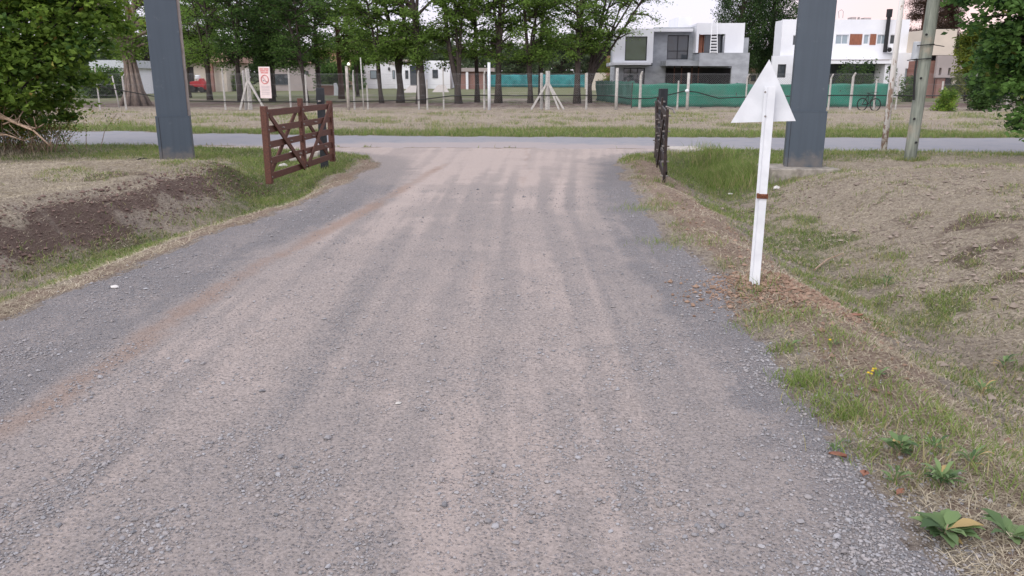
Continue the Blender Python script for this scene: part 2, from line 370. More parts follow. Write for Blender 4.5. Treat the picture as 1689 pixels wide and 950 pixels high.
    spill = np.clip(isroad*(smooth(1.9, .2, Y-road_near(X)+.045*(X+.6)**2+(n1-.5)*2.4)+.45*smooth(3.2, 1.0, Y-road_near(X)+.03*(X+.6)**2+(n2-.5)*2)), 0, 1)
    pale = smooth(7, 17, Y)*(.55+.35*smooth(.66, .34, streak)+.3*(n1-.5))+.45*smooth(.56, .40, streak)*smooth(.35, .65, n1)
    out = dict(green=np.where(z, 0, green), straw=np.where(z, 0, straw), soil=np.where(z, 0, soil), tan=np.where(z, np.where(d, pale*smooth(.3, 1.1, np.minimum(-L, -Rr)+.25*smooth(15, 18, Y)), 0), tan),
               blue=np.where(d, blue, 0), brown=np.where(d, brown, 0), spill=spill, drive=d*1.0, road=isroad*1.0, streak=streak)
    for k in out: out[k] = np.clip(out[k], 0, 1)
    return out
S = surface(X, Y, n1, n2, n3)
def rgba(a, b, c, d): return np.stack([a, b, c, d], -1).reshape(-1, 4)
m1 = rgba(S['blue'], S['brown'], S['green'], S['straw']); m2 = rgba(S['soil'], S['tan'], S['spill'], S['streak'])
def groundmat(kind):
    m, t, b = mat(kind); k = NT(t)
    a1 = k.n('ShaderNodeAttribute', attribute_name='m1'); a2 = k.n('ShaderNodeAttribute', attribute_name='m2')
    s1 = k.n('ShaderNodeSeparateColor'); k.l(a1.outputs['Color'], s1.inputs[0]); s2 = k.n('ShaderNodeSeparateColor'); k.l(a2.outputs['Color'], s2.inputs[0])
    blue, brown, green, straw = s1.outputs[0], s1.outputs[1], s1.outputs[2], a1.outputs['Alpha']
    soil, tan, spill, streak = s2.outputs[0], s2.outputs[1], s2.outputs[2], a2.outputs['Alpha']
    fine = k.noise(55, 5, .7); mid = k.noise(9, 5, .65); big = k.noise(1.7, 4); grit = k.noise(190, 3, .7)
    pc = k.n('ShaderNodeTexVoronoi'); pc.inputs['Scale'].default_value = 85; k.l(k.pos(), pc.inputs['Vector'])
    pr = k.n('ShaderNodeSeparateColor'); k.l(pc.outputs['Color'], pr.inputs[0])
    pc2 = k.n('ShaderNodeTexVoronoi'); pc2.inputs['Scale'].default_value = 42; k.l(k.pos(), pc2.inputs['Vector'])
    pr2 = k.n('ShaderNodeSeparateColor'); k.l(pc2.outputs['Color'], pr2.inputs[0])
    if kind == 'gravel_surface':
        dust = k.mix(k.rng(big, .35, .65), (.40, .335, .305), (.375, .322, .302))
        dust = k.mix(k.rng(streak, .42, .56), dust, (.305, .268, .256))
        dust = k.mix(k.rng(fine, .3, .75), k.mix(.85, dust, (.20, .178, .165)), k.mix(.4, dust, (.47, .415, .385)))
        dust = k.mix(k.math('MULTIPLY', k.rng(k.math('ADD', tan, k.math('MULTIPLY', k.math('SUBTRACT', mid, .5), .6)), .1, .9), .7), dust, (.47, .39, .35))
        # pressed-in chips
        chip = k.rng(pc.outputs['Distance'], .38, .30); isch = k.math('GREATER_THAN', k.math('ADD', pr.outputs[0], k.math('MULTIPLY', mid, .5)), .82)
        chc = k.mix(pr.outputs[1], (.12, .115, .125), (.38, .36, .37))
        c = k.mix(k.math('MULTIPLY', k.math('MULTIPLY', chip, isch), .8), dust, chc)
        gr = k.mix(pr.outputs[1], (.175, .188, .215), (.39, .41, .455)); gr = k.mix(k.rng(pc.outputs['Distance'], .40, .62), gr, (.105, .105, .112))
        gr = k.mix(.34, gr, dust)
        jit = k.math('ADD', k.math('MULTIPLY', k.math('SUBTRACT', pr.outputs[2], .5), .55), k.math('ADD', k.math('MULTIPLY', k.math('SUBTRACT', mid, .5), .9), k.math('MULTIPLY', k.math('SUBTRACT', fine, .5), .7)))
        bf = k.rng(k.math('ADD', blue, jit), .05, 1.05)
        c = k.mix(k.math('MULTIPLY', bf, .85), c, gr)
        c = k.mix(k.math('MULTIPLY', k.rng(k.math('ADD', brown, k.math('MULTIPLY', k.math('SUBTRACT', mid, .5), .5)), .25, .9), .75), c, k.mix(grit, (.19, .13, .10), (.35, .255, .205)))
        ed = k.math('MULTIPLY', k.rng(pc.outputs['Distance'], .15, .6, 1, 0), k.math('ADD', k.math('MULTIPLY', isch, .6), bf))
        h = k.math('ADD', k.math('ADD', ed, k.math('MULTIPLY', fine, .9)), k.math('MULTIPLY', k.rng(pc2.outputs['Distance'], .2, .5, .5, 0), pr2.outputs[0]))
        nr = k.bump(h, .012, .9)
        rough = .92
    elif kind == 'asphalt_surface':
        c = k.mix(fine, (.20, .20, .215), (.30, .295, .31)); c = k.mix(k.rng(big, .45, .7), c, (.22, .225, .25))
        sp = k.mix(fine, (.27, .24, .235), (.37, .325, .315))
        c = k.mix(k.rng(k.math('ADD', spill, k.math('MULTIPLY', k.math('SUBTRACT', mid, .5), .8)), .2, .7), c, sp)
        nr = k.bump(fine, .006); rough = .9
    else:
        tanc = k.mix(fine, (.25, .18, .14), (.40, .31, .245)); tanc = k.mix(k.rng(mid, .5, .7), tanc, (.22, .16, .13))
        base = k.mix(k.rng(mid, .3, .7), (.24, .20, .175), (.42, .365, .31)); n20 = k.noise(24, 4, .7); base = k.mix(k.rng(n20, .5, .68), base, (.13, .105, .085))
        st = k.n('ShaderNodeTexNoise'); st.inputs['Scale'].default_value = 1; st.inputs['Detail'].default_value = 4
        k.l(k.scaled((26, 60, 30)), st.inputs['Vector'])
        strc = k.mix(k.rng(st.outputs['Fac'], .3, .7), (.29, .245, .19), (.58, .50, .395)); strc = k.mix(k.rng(mid, .45, .7), strc, (.31, .26, .21)); strc = k.mix(k.rng(n20, .54, .7), strc, (.13, .11, .085))
        grc = k.mix(fine, (.075, .10, .035), (.17, .20, .08))
        soilc = k.mix(fine, (.085, .055, .048), (.20, .14, .12))
        soilc = k.mix(k.rng(mid, .55, .75), soilc, (.28, .21, .18))
        w = lambda v, a, b_: k.rng(k.math('ADD', v, k.math('MULTIPLY', k.math('SUBTRACT', mid, .5), .9)), a, b_)
        c = k.mix(w(straw, .2, .8), base, strc)
        c = k.mix(w(tan, .25, .75), c, tanc)
        c = k.mix(k.math('MULTIPLY', w(soil, .25, .7), .9), c, soilc)
        c = k.mix(k.math('MULTIPLY', w(green, .25, .9), .8), c, grc)
        h = k.math('ADD', k.math('ADD', fine, mid), k.math('MULTIPLY', n20, 1.2))
        nr = k.bump(h, .05, 1.0); rough = .97
    k.l(c, b.inputs['Base Color']); b.inputs['Roughness'].default_value = rough; b.inputs['Specular IOR Level'].default_value = .15
    k.l(nr, b.inputs['Normal']); return m
ny, nx = X.shape
idx = np.arange(nx*ny).reshape(ny, nx)
F = np.stack([idx[:-1, :-1], idx[:-1, 1:], idx[1:, 1:], idx[1:, :-1]], -1).reshape(-1, 4)
cell = lambda a: ((a[:-1, :-1]+a[1:, 1:])/2).reshape(-1)
isr = cell(S['road']) > .5; isd = (cell(S['drive']) > .5) & ~isr
V = np.stack([X, Y, Z], -1).reshape(-1, 3)
def sub(name, sel, mt):
    f = F[sel]; u, inv = np.unique(f, return_inverse=True)
    o = np_mesh(name, V[u], inv.reshape(-1, 4), mt, flat=False, cols=m1[u], attr='m1')
    a = o.data.color_attributes.new('m2', 'FLOAT_COLOR', 'POINT'); a.data.foreach_set('color', m2[u].astype(np.float32).ravel())
    return tag(o, kind='structure')
sub('ground', ~isr & ~isd, groundmat('earth_and_turf')); sub('gravel_driveway', isd, groundmat('gravel_surface')); sub('asphalt_road', isr, groundmat('asphalt_surface'))
def surf_at(x, y): return surface(x, y, fbm(x, y, 1.1, 5, 41), fbm(x, y, 3.7, 4, 51), fbm(x, y, .35, 4, 61))

# ------------------------------------------------------------------ loose stones (stuff)
ICO_V = []; ph = (1+5**.5)/2
for a in (-1, 1):
    for b_ in (-ph, ph): ICO_V += [(0, a, b_), (a, b_, 0), (b_, 0, a)]
ICO_V = np.array(ICO_V)/math.hypot(1, ph)
import itertools
ICO_F = []
for t3 in itertools.combinations(range(12), 3):
    p = ICO_V[list(t3)]
    if max(np.linalg.norm(p[0]-p[1]), np.linalg.norm(p[1]-p[2]), np.linalg.norm(p[0]-p[2])) < 1.1:
        n_ = np.cross(p[1]-p[0], p[2]-p[0]); ICO_F.append(t3 if n_ @ p.mean(0) > 0 else t3[::-1])
ICO_F = np.array(ICO_F)
OCT_V = np.array([(1, 0, 0), (-1, 0, 0), (0, 1, 0), (0, -1, 0), (0, 0, 1), (0, 0, -1)], float)
OCT_F = np.array([(0, 2, 4), (2, 1, 4), (1, 3, 4), (3, 0, 4), (2, 0, 5), (1, 2, 5), (3, 1, 5), (0, 3, 5)])
def stones(name, x, y, r, tint, mt, BV=ICO_V, BF=ICO_F, label=None, cat=None, sink=.35):
    n = len(x); nv = len(BV)
    k = BV[None]*(1+rng.uniform(-.28, .28, (n, nv, 1)))
    k = k*np.stack([rng.uniform(.8, 1.3, n), rng.uniform(.7, 1.1, n), rng.uniform(.45, .8, n)], -1)[:, None, :]
    a = rng.uniform(0, 6.28, n); c, s = np.cos(a), np.sin(a)
    vx = k[..., 0]*c[:, None]-k[..., 1]*s[:, None]; vy = k[..., 0]*s[:, None]+k[..., 1]*c[:, None]
    z0 = height(x, y)+r*sink
    P = np.stack([vx*r[:, None]+x[:, None], vy*r[:, None]+y[:, None], k[..., 2]*r[:, None]+z0[:, None]], -1).reshape(-1, 3)
    FF = (BF[None]+(np.arange(n)*nv)[:, None, None]).reshape(-1, 3)
    cc = np.repeat(np.stack([tint, rng.random(n), np.zeros(n), np.ones(n)], -1), nv, 0)
    return tag(np_mesh(name, P, FF, mt, cols=cc), label, cat, kind='stuff')
def stonemat(name, a, b_, d=(.36, .30, .28)):
    m, t, b = mat(name); k = NT(t); at_ = k.n('ShaderNodeAttribute', attribute_name='tint'); s_ = k.n('ShaderNodeSeparateColor'); k.l(at_.outputs['Color'], s_.inputs[0])
    c = k.mix(s_.outputs[0], a, b_); c = k.mix(k.math('MULTIPLY', s_.outputs[1], .55), c, d)
    k.l(c, b.inputs['Base Color']); b.inputs['Roughness'].default_value = .9; b.inputs['Specular IOR Level'].default_value = .2; return m
M['gravel'] = stonemat('gravel_stone', (.15, .152, .162), (.35, .35, .365), (.32, .28, .26))
def scatter(n, x0, x1, y0, y1, ypow=1.0):
    # more candidates near the front, thinning with distance
    u = rng.random(n); y = 1/(1/y0**ypow+u*(1/y1**ypow-1/y0**ypow))**(1/ypow); return rng.uniform(x0, x1, n), y
x, y = scatter(330000, -4.2, 2.9, 2.0, 12, 1.2); s = surf_at(x, y)
cl_ = smooth(.38, .66, fbm(x*1.6, y, 2.4, 4, 91)); p = (s['drive'])*(.04+.30*cl_+.75*s['blue']**1.1*(.15+.95*cl_))+.22*(s['drive'] < .5)*(np.minimum(dl(y)-x, 9) < .12)*(x < 0)+.35*(s['drive'] < .5)*(x > 0)*smooth(.55, .1, x-dr(y))*smooth(5, 3.2, y)
sel = rng.random(len(x)) < p*.55; x, y = x[sel], y[sel]
r = np.clip(rng.lognormal(math.log(.0036), .42, len(x)), .002, .013)*(1+.06*y)
near = y < 4.6
stones('loose_gravel', x[near], y[near], r[near], rng.random(near.sum()), M['gravel'], label='loose grey gravel chips strewn over the near part of the drive', cat='gravel')
stones('loose_gravel', x[~near], y[~near], r[~near], rng.random((~near).sum()), M['gravel'], OCT_V, OCT_F, label='loose grey gravel chips further up the drive', cat='gravel')
print('stones', len(x))
M['clod'] = stonemat('soil_clod', (.13, .075, .05), (.30, .20, .145), (.34, .25, .19))
n = 4200; x = 2.0+rng.normal(0, .30, n)+.1; y = 5.8+rng.normal(0, .27, n)
ex = rng.random(900); x = np.r_[x, dr(3+ex*8)+.3+rng.uniform(-.1, .6, 900)]; y = np.r_[y, 3+ex*8]
stones('soil_clods', x, y, np.clip(rng.lognormal(math.log(.0085), .5, len(x)), .004, .028), rng.random(len(x)), M['clod'], OCT_V, OCT_F, label='crumbled reddish earth heaped around the foot of the white sign pole', cat='soil')
n = 3200; y = rng.uniform(5, 14, n); x = dl(y)-rng.uniform(1.65, 2.5, n)
stones('bank_clods', x, y, np.clip(rng.lognormal(math.log(.011), .5, n), .005, .04), rng.random(n), stonemat('dark_clod', (.07, .045, .04), (.19, .13, .11), (.2, .14, .12)), OCT_V, OCT_F, label='dark crumbled soil on the face of the left ditch bank', cat='soil')

n = 9000; y = rng.uniform(4, 14.5, n); x = dr(y)+rng.uniform(1.2, 6.5, n); q_ = rng.random(n) < smooth(.42, .62, fbm(x, y, 1.6, 4, 333)); x, y = x[q_], y[q_]; n = len(x)
stones('bank_clods', x, y, np.clip(rng.lognormal(math.log(.011), .55, n), .004, .045), rng.random(n), stonemat('grey_clod', (.13, .10, .085), (.30, .25, .21), (.34, .29, .24)), OCT_V, OCT_F, label='grey brown clods broken out of the bank at the right', cat='soil')

# ------------------------------------------------------------------ grass and straw (stuff)
def blades(name, x, y, h, w, lean, tint, dry, mt, label, cat, z=None):
    n = len(x); a = rng.uniform(0, 6.28, n); b_ = rng.uniform(0, 6.28, n)
    ux, uy = np.cos(a)*w/2, np.sin(a)*w/2; lx, ly = np.cos(b_)*lean, np.sin(b_)*lean
    z = height(x, y)-.004 if z is None else z
    P = np.empty((n, 5, 3))
    P[:, 0] = np.stack([x-ux, y-uy, z], -1); P[:, 1] = np.stack([x+ux, y+uy, z], -1)
    mz = z+h*.6
    P[:, 2] = np.stack([x+ux*.8+lx*.35, y+uy*.8+ly*.35, mz], -1); P[:, 3] = np.stack([x-ux*.8+lx*.35, y-uy*.8+ly*.35, mz], -1)
    P[:, 4] = np.stack([x+lx, y+ly, z+h], -1)
    i = np.arange(n)[:, None]*5
    FF = np.concatenate([i+np.array([[0, 1, 2]]), i+np.array([[0, 2, 3]]), i+np.array([[3, 2, 4]])], 0)
    cc = np.repeat(np.stack([tint, dry, np.zeros(n), np.ones(n)], -1), 5, 0)
    return tag(np_mesh(name, P.reshape(-1, 3), FF, mt, cols=cc), label, cat, kind='stuff')
def field(n, x0, x1, y0, y1, yp, key, gain, thr=0):
    x, y = scatter(n, x0, x1, y0, y1, yp); s = surf_at(x, y)
    q = s[key]*smooth(.30, .62, fbm(x, y, 5.5, 3, 101)+.25*s[key]-.02)*gain
    sel = rng.random(n) < q; return x[sel], y[sel], {k: v[sel] for k, v in s.items()}
def gset(name, n, x0, x1, y0, y1, yp, gain, hh, label):
    x, y, s = field(n, x0, x1, y0, y1, yp, 'green', gain)
    cl = fbm(x, y, 2.2, 3, 120); sc = 1+y*.05
    h = hh*rng.uniform(.45, 1.5, len(x))*(.6+.9*cl); w = rng.uniform(.003, .0065, len(x))*sc
    blades(name, x, y, h, w, h*rng.uniform(.2, 1.3, len(x)), np.clip(cl*.9+rng.normal(0, .22, len(x)), 0, 1), (rng.random(len(x)) < .22+.3*(1-s['green']))*rng.uniform(.4, 1, len(x)), M['grass'], label, 'grass'); print(name, len(x))
gset('grass', 420000, -9, -2.5, 3.5, 19.5, .6, 1.0, .040, 'short green grass in the ditch left of the drive')
gset('grass', 380000, 1.3, 8, 2.2, 18.6, .6, 1.0, .042, 'patchy green grass in the ditch right of the drive')
gset('grass', 90000, -24, 24, 15, 20, .3, 1.0, .07, 'green verge grass on the near side of the asphalt road')
gset('grass', 330000, -30, 30, 22.3, 40, .5, 1.0, .10, 'longer green grass along the far edge of the asphalt road')
# taller clumps in the wet end of the right ditch
n = 9000; cx = 4.35+rng.normal(0, .42, n); cy = 16.0+rng.normal(0, .8, n)
h = rng.uniform(.10, .32, n)*np.exp(-((cx-4.4)/.8)**2); blades('tall_grass', cx, cy, h, rng.uniform(.006, .012, n), h*rng.uniform(.2, .8, n), rng.uniform(.2, 1, n), (rng.random(n) < .2)*.8, M['grass'], 'taller green grass filling the ditch beside the concrete culvert end', 'grass')
def sset(name, n, x0, x1, y0, y1, yp, gain, hh, label):
    x, y = scatter(n, x0, x1, y0, y1, yp); s = surf_at(x, y)
    q = np.maximum(s['straw'], .5*s['green'])*(.35+.9*fbm(x, y, 4, 3, 131))*gain
    sel = rng.random(n) < q; x, y = x[sel], y[sel]; m_ = len(x); sc = 1+y*.05
    L_ = hh*rng.uniform(.4, 1.6, m_); z = height(x, y)+.003
    blades(name, x, y, L_*rng.uniform(.02, .45, m_), rng.uniform(.002, .0045, m_)*sc, L_, np.clip(fbm(x, y, 1.5, 3, 141)+rng.normal(0, .2, m_), 0, 1), (rng.random(m_) < .15)*rng.uniform(0, 1, m_), M['straw'], label, 'straw', z); print(name, m_)
sset('dry_straw', 620000, 1.5, 10, 2.2, 18, .6, .9, .045, 'dead mown grass lying on the bank right of the drive')
sset('dry_straw', 620000, -12, -2.5, 3.5, 19, .6, .9, .05, 'dead mown grass lying on the bank left of the drive')
sset('dry_straw', 260000, -34, 34, 23.5, 46, .5, .8, .16, 'dry straw coloured turf between the road and the wire fence')

# ------------------------------------------------------------------ trees
def leaf_cloud(name, c, size, mt, parent, tint=None, dryp=.04, flat=.5, shape=.5):
    n = len(c)
    d = rng.normal(size=(n, 3)); d[:, 2] *= flat; d /= np.linalg.norm(d, axis=1)[:, None]
    e_ = rng.normal(size=(n, 3)); e_ -= (e_*d).sum(1)[:, None]*d; e_ /= np.linalg.norm(e_, axis=1)[:, None]
    s_ = size*rng.uniform(.6, 1.3, n)[:, None]; a = c+d*s_*.5; b_ = c-d*s_*.5; u = e_*s_*shape*.5
    nrm = np.cross(d, e_)*s_*.12
    P = np.stack([b_, c-u+nrm, a, c+u+nrm], 1).reshape(-1, 3)
    FF = np.arange(n*4).reshape(n, 4)
    if tint is None: tint = rng.random(n)
    tint = np.clip(tint+rng.normal(0, .18, n), 0, 1); dr_y = (rng.random(n) < dryp)*rng.uniform(.5, 1, n)
    cc = np.repeat(np.stack([tint, dr_y, np.zeros(n), np.ones(n)], -1), 4, 0)
    return np_mesh(name, P, FF, mt, parent, cols=cc)
def make_tree(base, label, stems, height_=11, crown_lo=3.0, spread=2.2, r0=.16, leaf='leaf_row', size=.19, nb=60, per=38, bark='bark', name='tree', cat='tree', lean=(0, 0), group=None, flat=.5, dens=1, kn=5, dry=.04, zs=.55):
    """stems: list of (dx at top, dy at top, fork height)"""
    bx, by = base; bz = H(bx, by)-.05
    crown_lo = max(.5, crown_lo-.45) if leaf != 'leaf_yellow' else crown_lo
    t = thing(name, (bx, by, bz), label, cat, group); mb = MB(); C_ = []; T_ = []
    paths = []
    for i, (dx, dy, fh) in enumerate(stems):
        pts = []; nseg = 9; ph_ = rnd.uniform(0, 6)
        for k in range(nseg+1):
            f = k/nseg; z = height_*.92*f; g = max(0, (z-fh)/(height_-fh)) if fh < height_ else 0
            wob = .26*math.sin(ph_+f*6)*f*(1-.3*f)
            pts.append(Vector((bx+lean[0]*z/height_+dx*g**.8+wob, by+lean[1]*z/height_+dy*g**.8+wob*.6, bz+z)))
        rr = [max(.03, (r0*(1 if i == 0 else .75))*(1-.85*k/nseg)*(1.35 if k == 0 else 1)) for k in range(nseg+1)]
        if i > 0: rr = [q*.9 for q in rr]
        mb.tube(pts, rr, 8); paths.append(pts)
    for k in range(nb):
        pts = rnd.choice(paths); f = rnd.uniform(crown_lo/height_, .98)**.9; i = f*(len(pts)-1); a = int(min(i, len(pts)-2)); o = pts[a].lerp(pts[a+1], min(1, i-a))
        if o.z-bz < crown_lo*.75: continue
        ang = rnd.uniform(0, 6.283); rel = (o.z-bz-crown_lo)/(height_-crown_lo); ln = spread*(.45+.55*math.sin(math.pi*min(1, max(0.12, rel*.85+.1))))*rnd.uniform(.6, 1.15)
        up = rnd.uniform(-.15, .7)
        d = Vector((math.cos(ang), math.sin(ang), up)); end = o+d*ln+Vector((0, 0, -.12*ln*ln*.5)); midp = o.lerp(end, .5)+Vector((rnd.uniform(-.1, .1), rnd.uniform(-.1, .1), .12*ln))
        mb.tube([o, midp, end], [.062*r0/.16, .036*r0/.16, .012], 5, cap=False)
        for q in range(kn):
            f2 = .3+.75*q/(kn-1); pc_ = (o.lerp(midp, f2*2) if f2 < .5 else midp.lerp(end, f2*2-1))
            m_ = max(3, int(per*dens*rnd.uniform(.4, 1.5))); sg = rnd.uniform(.16, .36)*spread/2.2
            C_.append(np.array(pc_)+rng.normal(size=(m_, 3))*np.array([sg, sg, sg*zs])); T_.append(np.full(m_, rnd.uniform(.1, .9)))
    mb.build('trunk', M[bark], t, smooth_=True)
    if C_:
        C_ = np.concatenate(C_); T_ = np.concatenate(T_); leaf_cloud('crown', C_, size, M[leaf], t, T_, dry, flat)
    return t
def base_of(px, Yd): p_ = at(px, 150, Yd); return (p_.x, Yd)
G = 'row of trees behind the wire fence'
make_tree(base_of(505, 56), 'dark dense tree with black leaning trunk right of the warning board', [(-.9, .4, 3), (.8, -.5, 4)], 11, 2.6, 2.6, .17, 'leaf_dark', group=G, lean=(-.9, 0), nb=60, per=42)
make_tree(base_of(448, 60), 'broad dark tree rising directly behind the warning board', [(.6, .4, 3), (-1.2, -.5, 3.5), (1.6, .2, 4)], 11, 2.7, 3.1, .22, 'leaf_dark', group=G, nb=70, per=42)
make_tree(base_of(526, 63), 'dark trunked tree just left of the peach coloured wall', [(.4, .2, 4), (-.6, .5, 5)], 11, 2.9, 2.2, .22, 'leaf_row', group=G)
make_tree(base_of(563, 66), 'straight tree with reddish brown trunk beside the low brick planter', [(-.2, .1, 8)], 13, 3.2, 2.3, .24, 'leaf_row', bark='bark_red', group=G, nb=40)
make_tree(base_of(629, 55), 'slender tree in front of the white gabled house window', [(-.8, .1, 3.2), (.7, .4, 3.6)], 10, 2.9, 2.2, .15, group=G, lean=(-.6, 0), nb=60)
make_tree(base_of(660, 56), 'sturdy tree whose trunk forks low in a wide V', [(-1.2, .2, 1.7), (.6, -.3, 1.9), (1.4, .5, 3)], 11, 2.9, 2.3, .25, group=G, nb=64)
make_tree(base_of(695, 54), 'thickest straight trunk of the row, bright leaves low on its right', [(-.5, .3, 5), (.8, .1, 5.5)], 12, 2.7, 2.3, .33, group=G, lean=(-.3, 0), nb=66)
make_tree(base_of(756, 54), 'tree splitting near the ground into two dark curving stems', [(-1.3, .1, .9), (.7, .3, 1.0), (.1, -.6, 4)], 11, 3.0, 2.2, .22, group=G, nb=62)
make_tree(base_of(787, 57), 'thin upright tree between the double stemmed tree and the tall white post', [(.3, .1, 6), (-.5, .2, 5)], 12, 3.2, 1.9, .17, group=G, nb=40)
make_tree(base_of(822, 55), 'upright tree right of the tall white post with pinkish weeds at its foot', [(.3, .1, 5), (1.0, -.2, 3.8), (-.7, .3, 5)], 12, 2.7, 2.2, .23, group=G, nb=64)
make_tree(base_of(875, 55), 'leaning slim tree left of the braced fence post', [(-1.0, .1, 1.6), (.5, .2, 2.0), (1.4, -.4, 4)], 11, 2.7, 2.3, .17, group=G, nb=64)
make_tree(base_of(892, 60), 'straight tree seen directly behind the braced fence post', [(.1, .1, 6), (.8, .3, 5)], 12, 3.0, 2.0, .18, group=G, nb=44)
make_tree(base_of(952, 54), 'tall tree with near vertical trunk right of the braced fence post', [(.2, .1, 4), (-.5, .4, 5), (.9, .1, 5)], 12, 2.8, 2.1, .22, group=G, nb=62)
make_tree(base_of(972, 56), 'rightmost tree of the row, stems fanning out towards the concrete house', [(1.6, .1, 1.6), (3.4, -.2, 2.0), (.8, .4, 1.2), (2.4, .4, 3.0), (5.6, .1, 1.9), (4.6, -.4, 2.6)], 11, 3.5, 2.2, .17, group=G, nb=105, per=36, size=.15)
# left: old tree with broad ribbed foot, and one behind the red machine
t = make_tree(base_of(222, 50), 'old tree with broad ribbed grey foot just left of the left pillar', [(-1.5, .1, 1.8), (-.2, .4, 2.2), (1.2, -.2, 2.6)], 11, 3.2, 3.0, .42, 'leaf_row', bark='bark_pale', nb=70, per=42)
mb = MB(); bx, by = base_of(222, 50)
for k in range(9):
    a = k*2*math.pi/9+.2; ex_ = .55+.2*rnd.random()
    mb.tube([(bx+math.cos(a)*ex_*1.35, by+math.sin(a)*ex_, -.05), (bx+math.cos(a)*.45, by+math.sin(a)*.4, .9), (bx-.1+math.cos(a)*.2, by+math.sin(a)*.2, 3.4)], [.16, .13, .09], 6)
mb.build('root_flare', M['bark_pale'], t, smooth_=True)
make_tree(base_of(345, 62), 'leafy tree with light gaps behind the red machine', [(.6, .2, 3), (-1.4, .3, 3), (2.0, .3, 3.5)], 11, 3.3, 3.3, .2, 'leaf_row', nb=70, per=36)
make_tree(base_of(396, 58), 'dark crowned tree left of the warning board', [(.3, .2, 4), (-1, .2, 4.5)], 11, 3.0, 2.8, .2, 'leaf_dark', nb=56, per=42)
make_tree(base_of(312, 70), 'leafy tree spreading low over the tan roofed house', [(.5, .2, 2), (-1.4, .2, 2.4), (1.6, .2, 2.6)], 9, 2.8, 3.0, .16, 'leaf_row', nb=70, per=50)
make_tree(base_of(452, 72), 'low crowned tree before the grey house', [(.5, .2, 2), (-1.6, .2, 2.4), (1.4, .2, 2.6)], 9, 2.7, 3.0, .16, 'leaf_dark', nb=66, per=50)
make_tree(base_of(590, 74), 'low crowned tree left of the white gabled house', [(.5, .2, 2), (-1.2, .2, 2.4)], 9, 3.0, 2.6, .15, 'leaf_row', nb=56, per=46)
GB = 'tall trees far behind the houses'
for i, (px, Yd, hh, lab) in enumerate(((250, 120, 8, 'far tree crown seen left of the left pillar'), (330, 125, 9, 'far tree crown above the tan roofed house'), (470, 118, 8, 'far tree crown between the dark trees'), (575, 128, 8, 'far tree crown above the clipped dark hedge'),
        (735, 130, 7, 'far tree crown above the white house right wing'), (850, 125, 6.5, 'far tree crown above the turquoise tarp left end'), (925, 120, 7, 'far tree crown above the turquoise tarp right end'), (990, 118, 6, 'low far tree beside the red brick chimney wall'))):
    make_tree(base_of(px, Yd), lab, [(.5, .2, 3), (-1.6, .2, 3), (2.0, .2, 3)], hh, 1.5, 3.6, .3, 'leaf_far', size=.34, nb=60, per=26, group=GB)
make_tree(base_of(1012, 84), 'yellowish bush left of the concrete house', [(.2, .1, 1)], 3.6, .5, 1.6, .06, 'leaf_yellow', size=.16, nb=30, per=40, name='bush', cat='bush')
# tall poplars behind the concrete house
def poplar(px, Yd, hh, w, label):
    bx, by = base_of(px, Yd); t = thing('poplar_tree', (bx, by, 0), label, 'tree', 'dark poplars between the houses'); mb = MB()
    mb.tube([(bx, by, 0), (bx, by, hh*.5), (bx, by, hh)], [.3, .2, .04], 8); C_ = []; T_ = []
    for k in range(620):
        z = rnd.uniform(.8, hh); prof = w*min(1, (z+1.0)/7.5)*(1-max(0, (z-hh*.55)/(hh*.5)))*rnd.uniform(.35, 1.0); a = rnd.uniform(0, 6.28)
        c_ = np.array((bx+math.cos(a)*prof, by+math.sin(a)*prof, z)); m_ = rnd.randint(40, 95); sg = rnd.uniform(.18, .38)
        if k % 3 == 0: mb.tube([(bx, by, max(.4, z-prof*1.3)), tuple(c_)], [.05, .015], 4, cap=False)
        C_.append(c_+rng.normal(size=(m_, 3))*np.array([sg, sg, sg*1.5])); T_.append(np.full(m_, rnd.uniform(0, .9)))
    mb.build('trunk', M['bark'], t); leaf_cloud('crown', np.concatenate(C_), .19, M['leaf_poplar'], t, np.concatenate(T_), .02, 1.3)
poplar(1216, 86, 17, 2.7, 'tall dense dark poplar just right of the concrete house')
poplar(1266, 88, 17, 2.9, 'tall dense dark poplar touching the white house left corner')
# pines at right
def pine(px, Yd, hh, w, label, leaf='needle'):
    bx, by = base_of(px, Yd); t = thing('pine_tree', (bx, by, 0), label, 'tree', 'rusty pines behind the utility pole'); mb = MB()
    mb.tube([(bx, by, 0), (bx+.1, by, hh*.5), (bx, by, hh)], [.25, .16, .03], 8); C_ = []; T_ = []
    for k in range(170):
        z = rnd.uniform(2.6, hh); ln = w*(1.1-z/hh)*rnd.uniform(.5, 1.1)+.2; a = rnd.uniform(0, 6.28); e_ = (bx+math.cos(a)*ln, by+math.sin(a)*ln, z+rnd.uniform(-.2, .3))
        mb.tube([(bx, by, z), e_], [.04, .012], 4, cap=False)
        for q in range(5):
            f = .25+.18*q; c_ = np.array((bx+math.cos(a)*ln*f, by+math.sin(a)*ln*f, z+.1*f)); C_.append(c_+rng.normal(size=(85, 3))*np.array([.24, .24, .2])); T_.append(np.full(85, rnd.random()))
    mb.build('trunk', M['bark_red'], t); leaf_cloud('crown', np.concatenate(C_), .15, M[leaf], t, np.concatenate(T_), .02, 1.0, .3)
pine(1508, 84, 19, 2.8, 'rusty brown pine between the white house and the utility pole')
pine(1553, 90, 12, 3.0, 'thin reddish pine just right of the utility pole top')

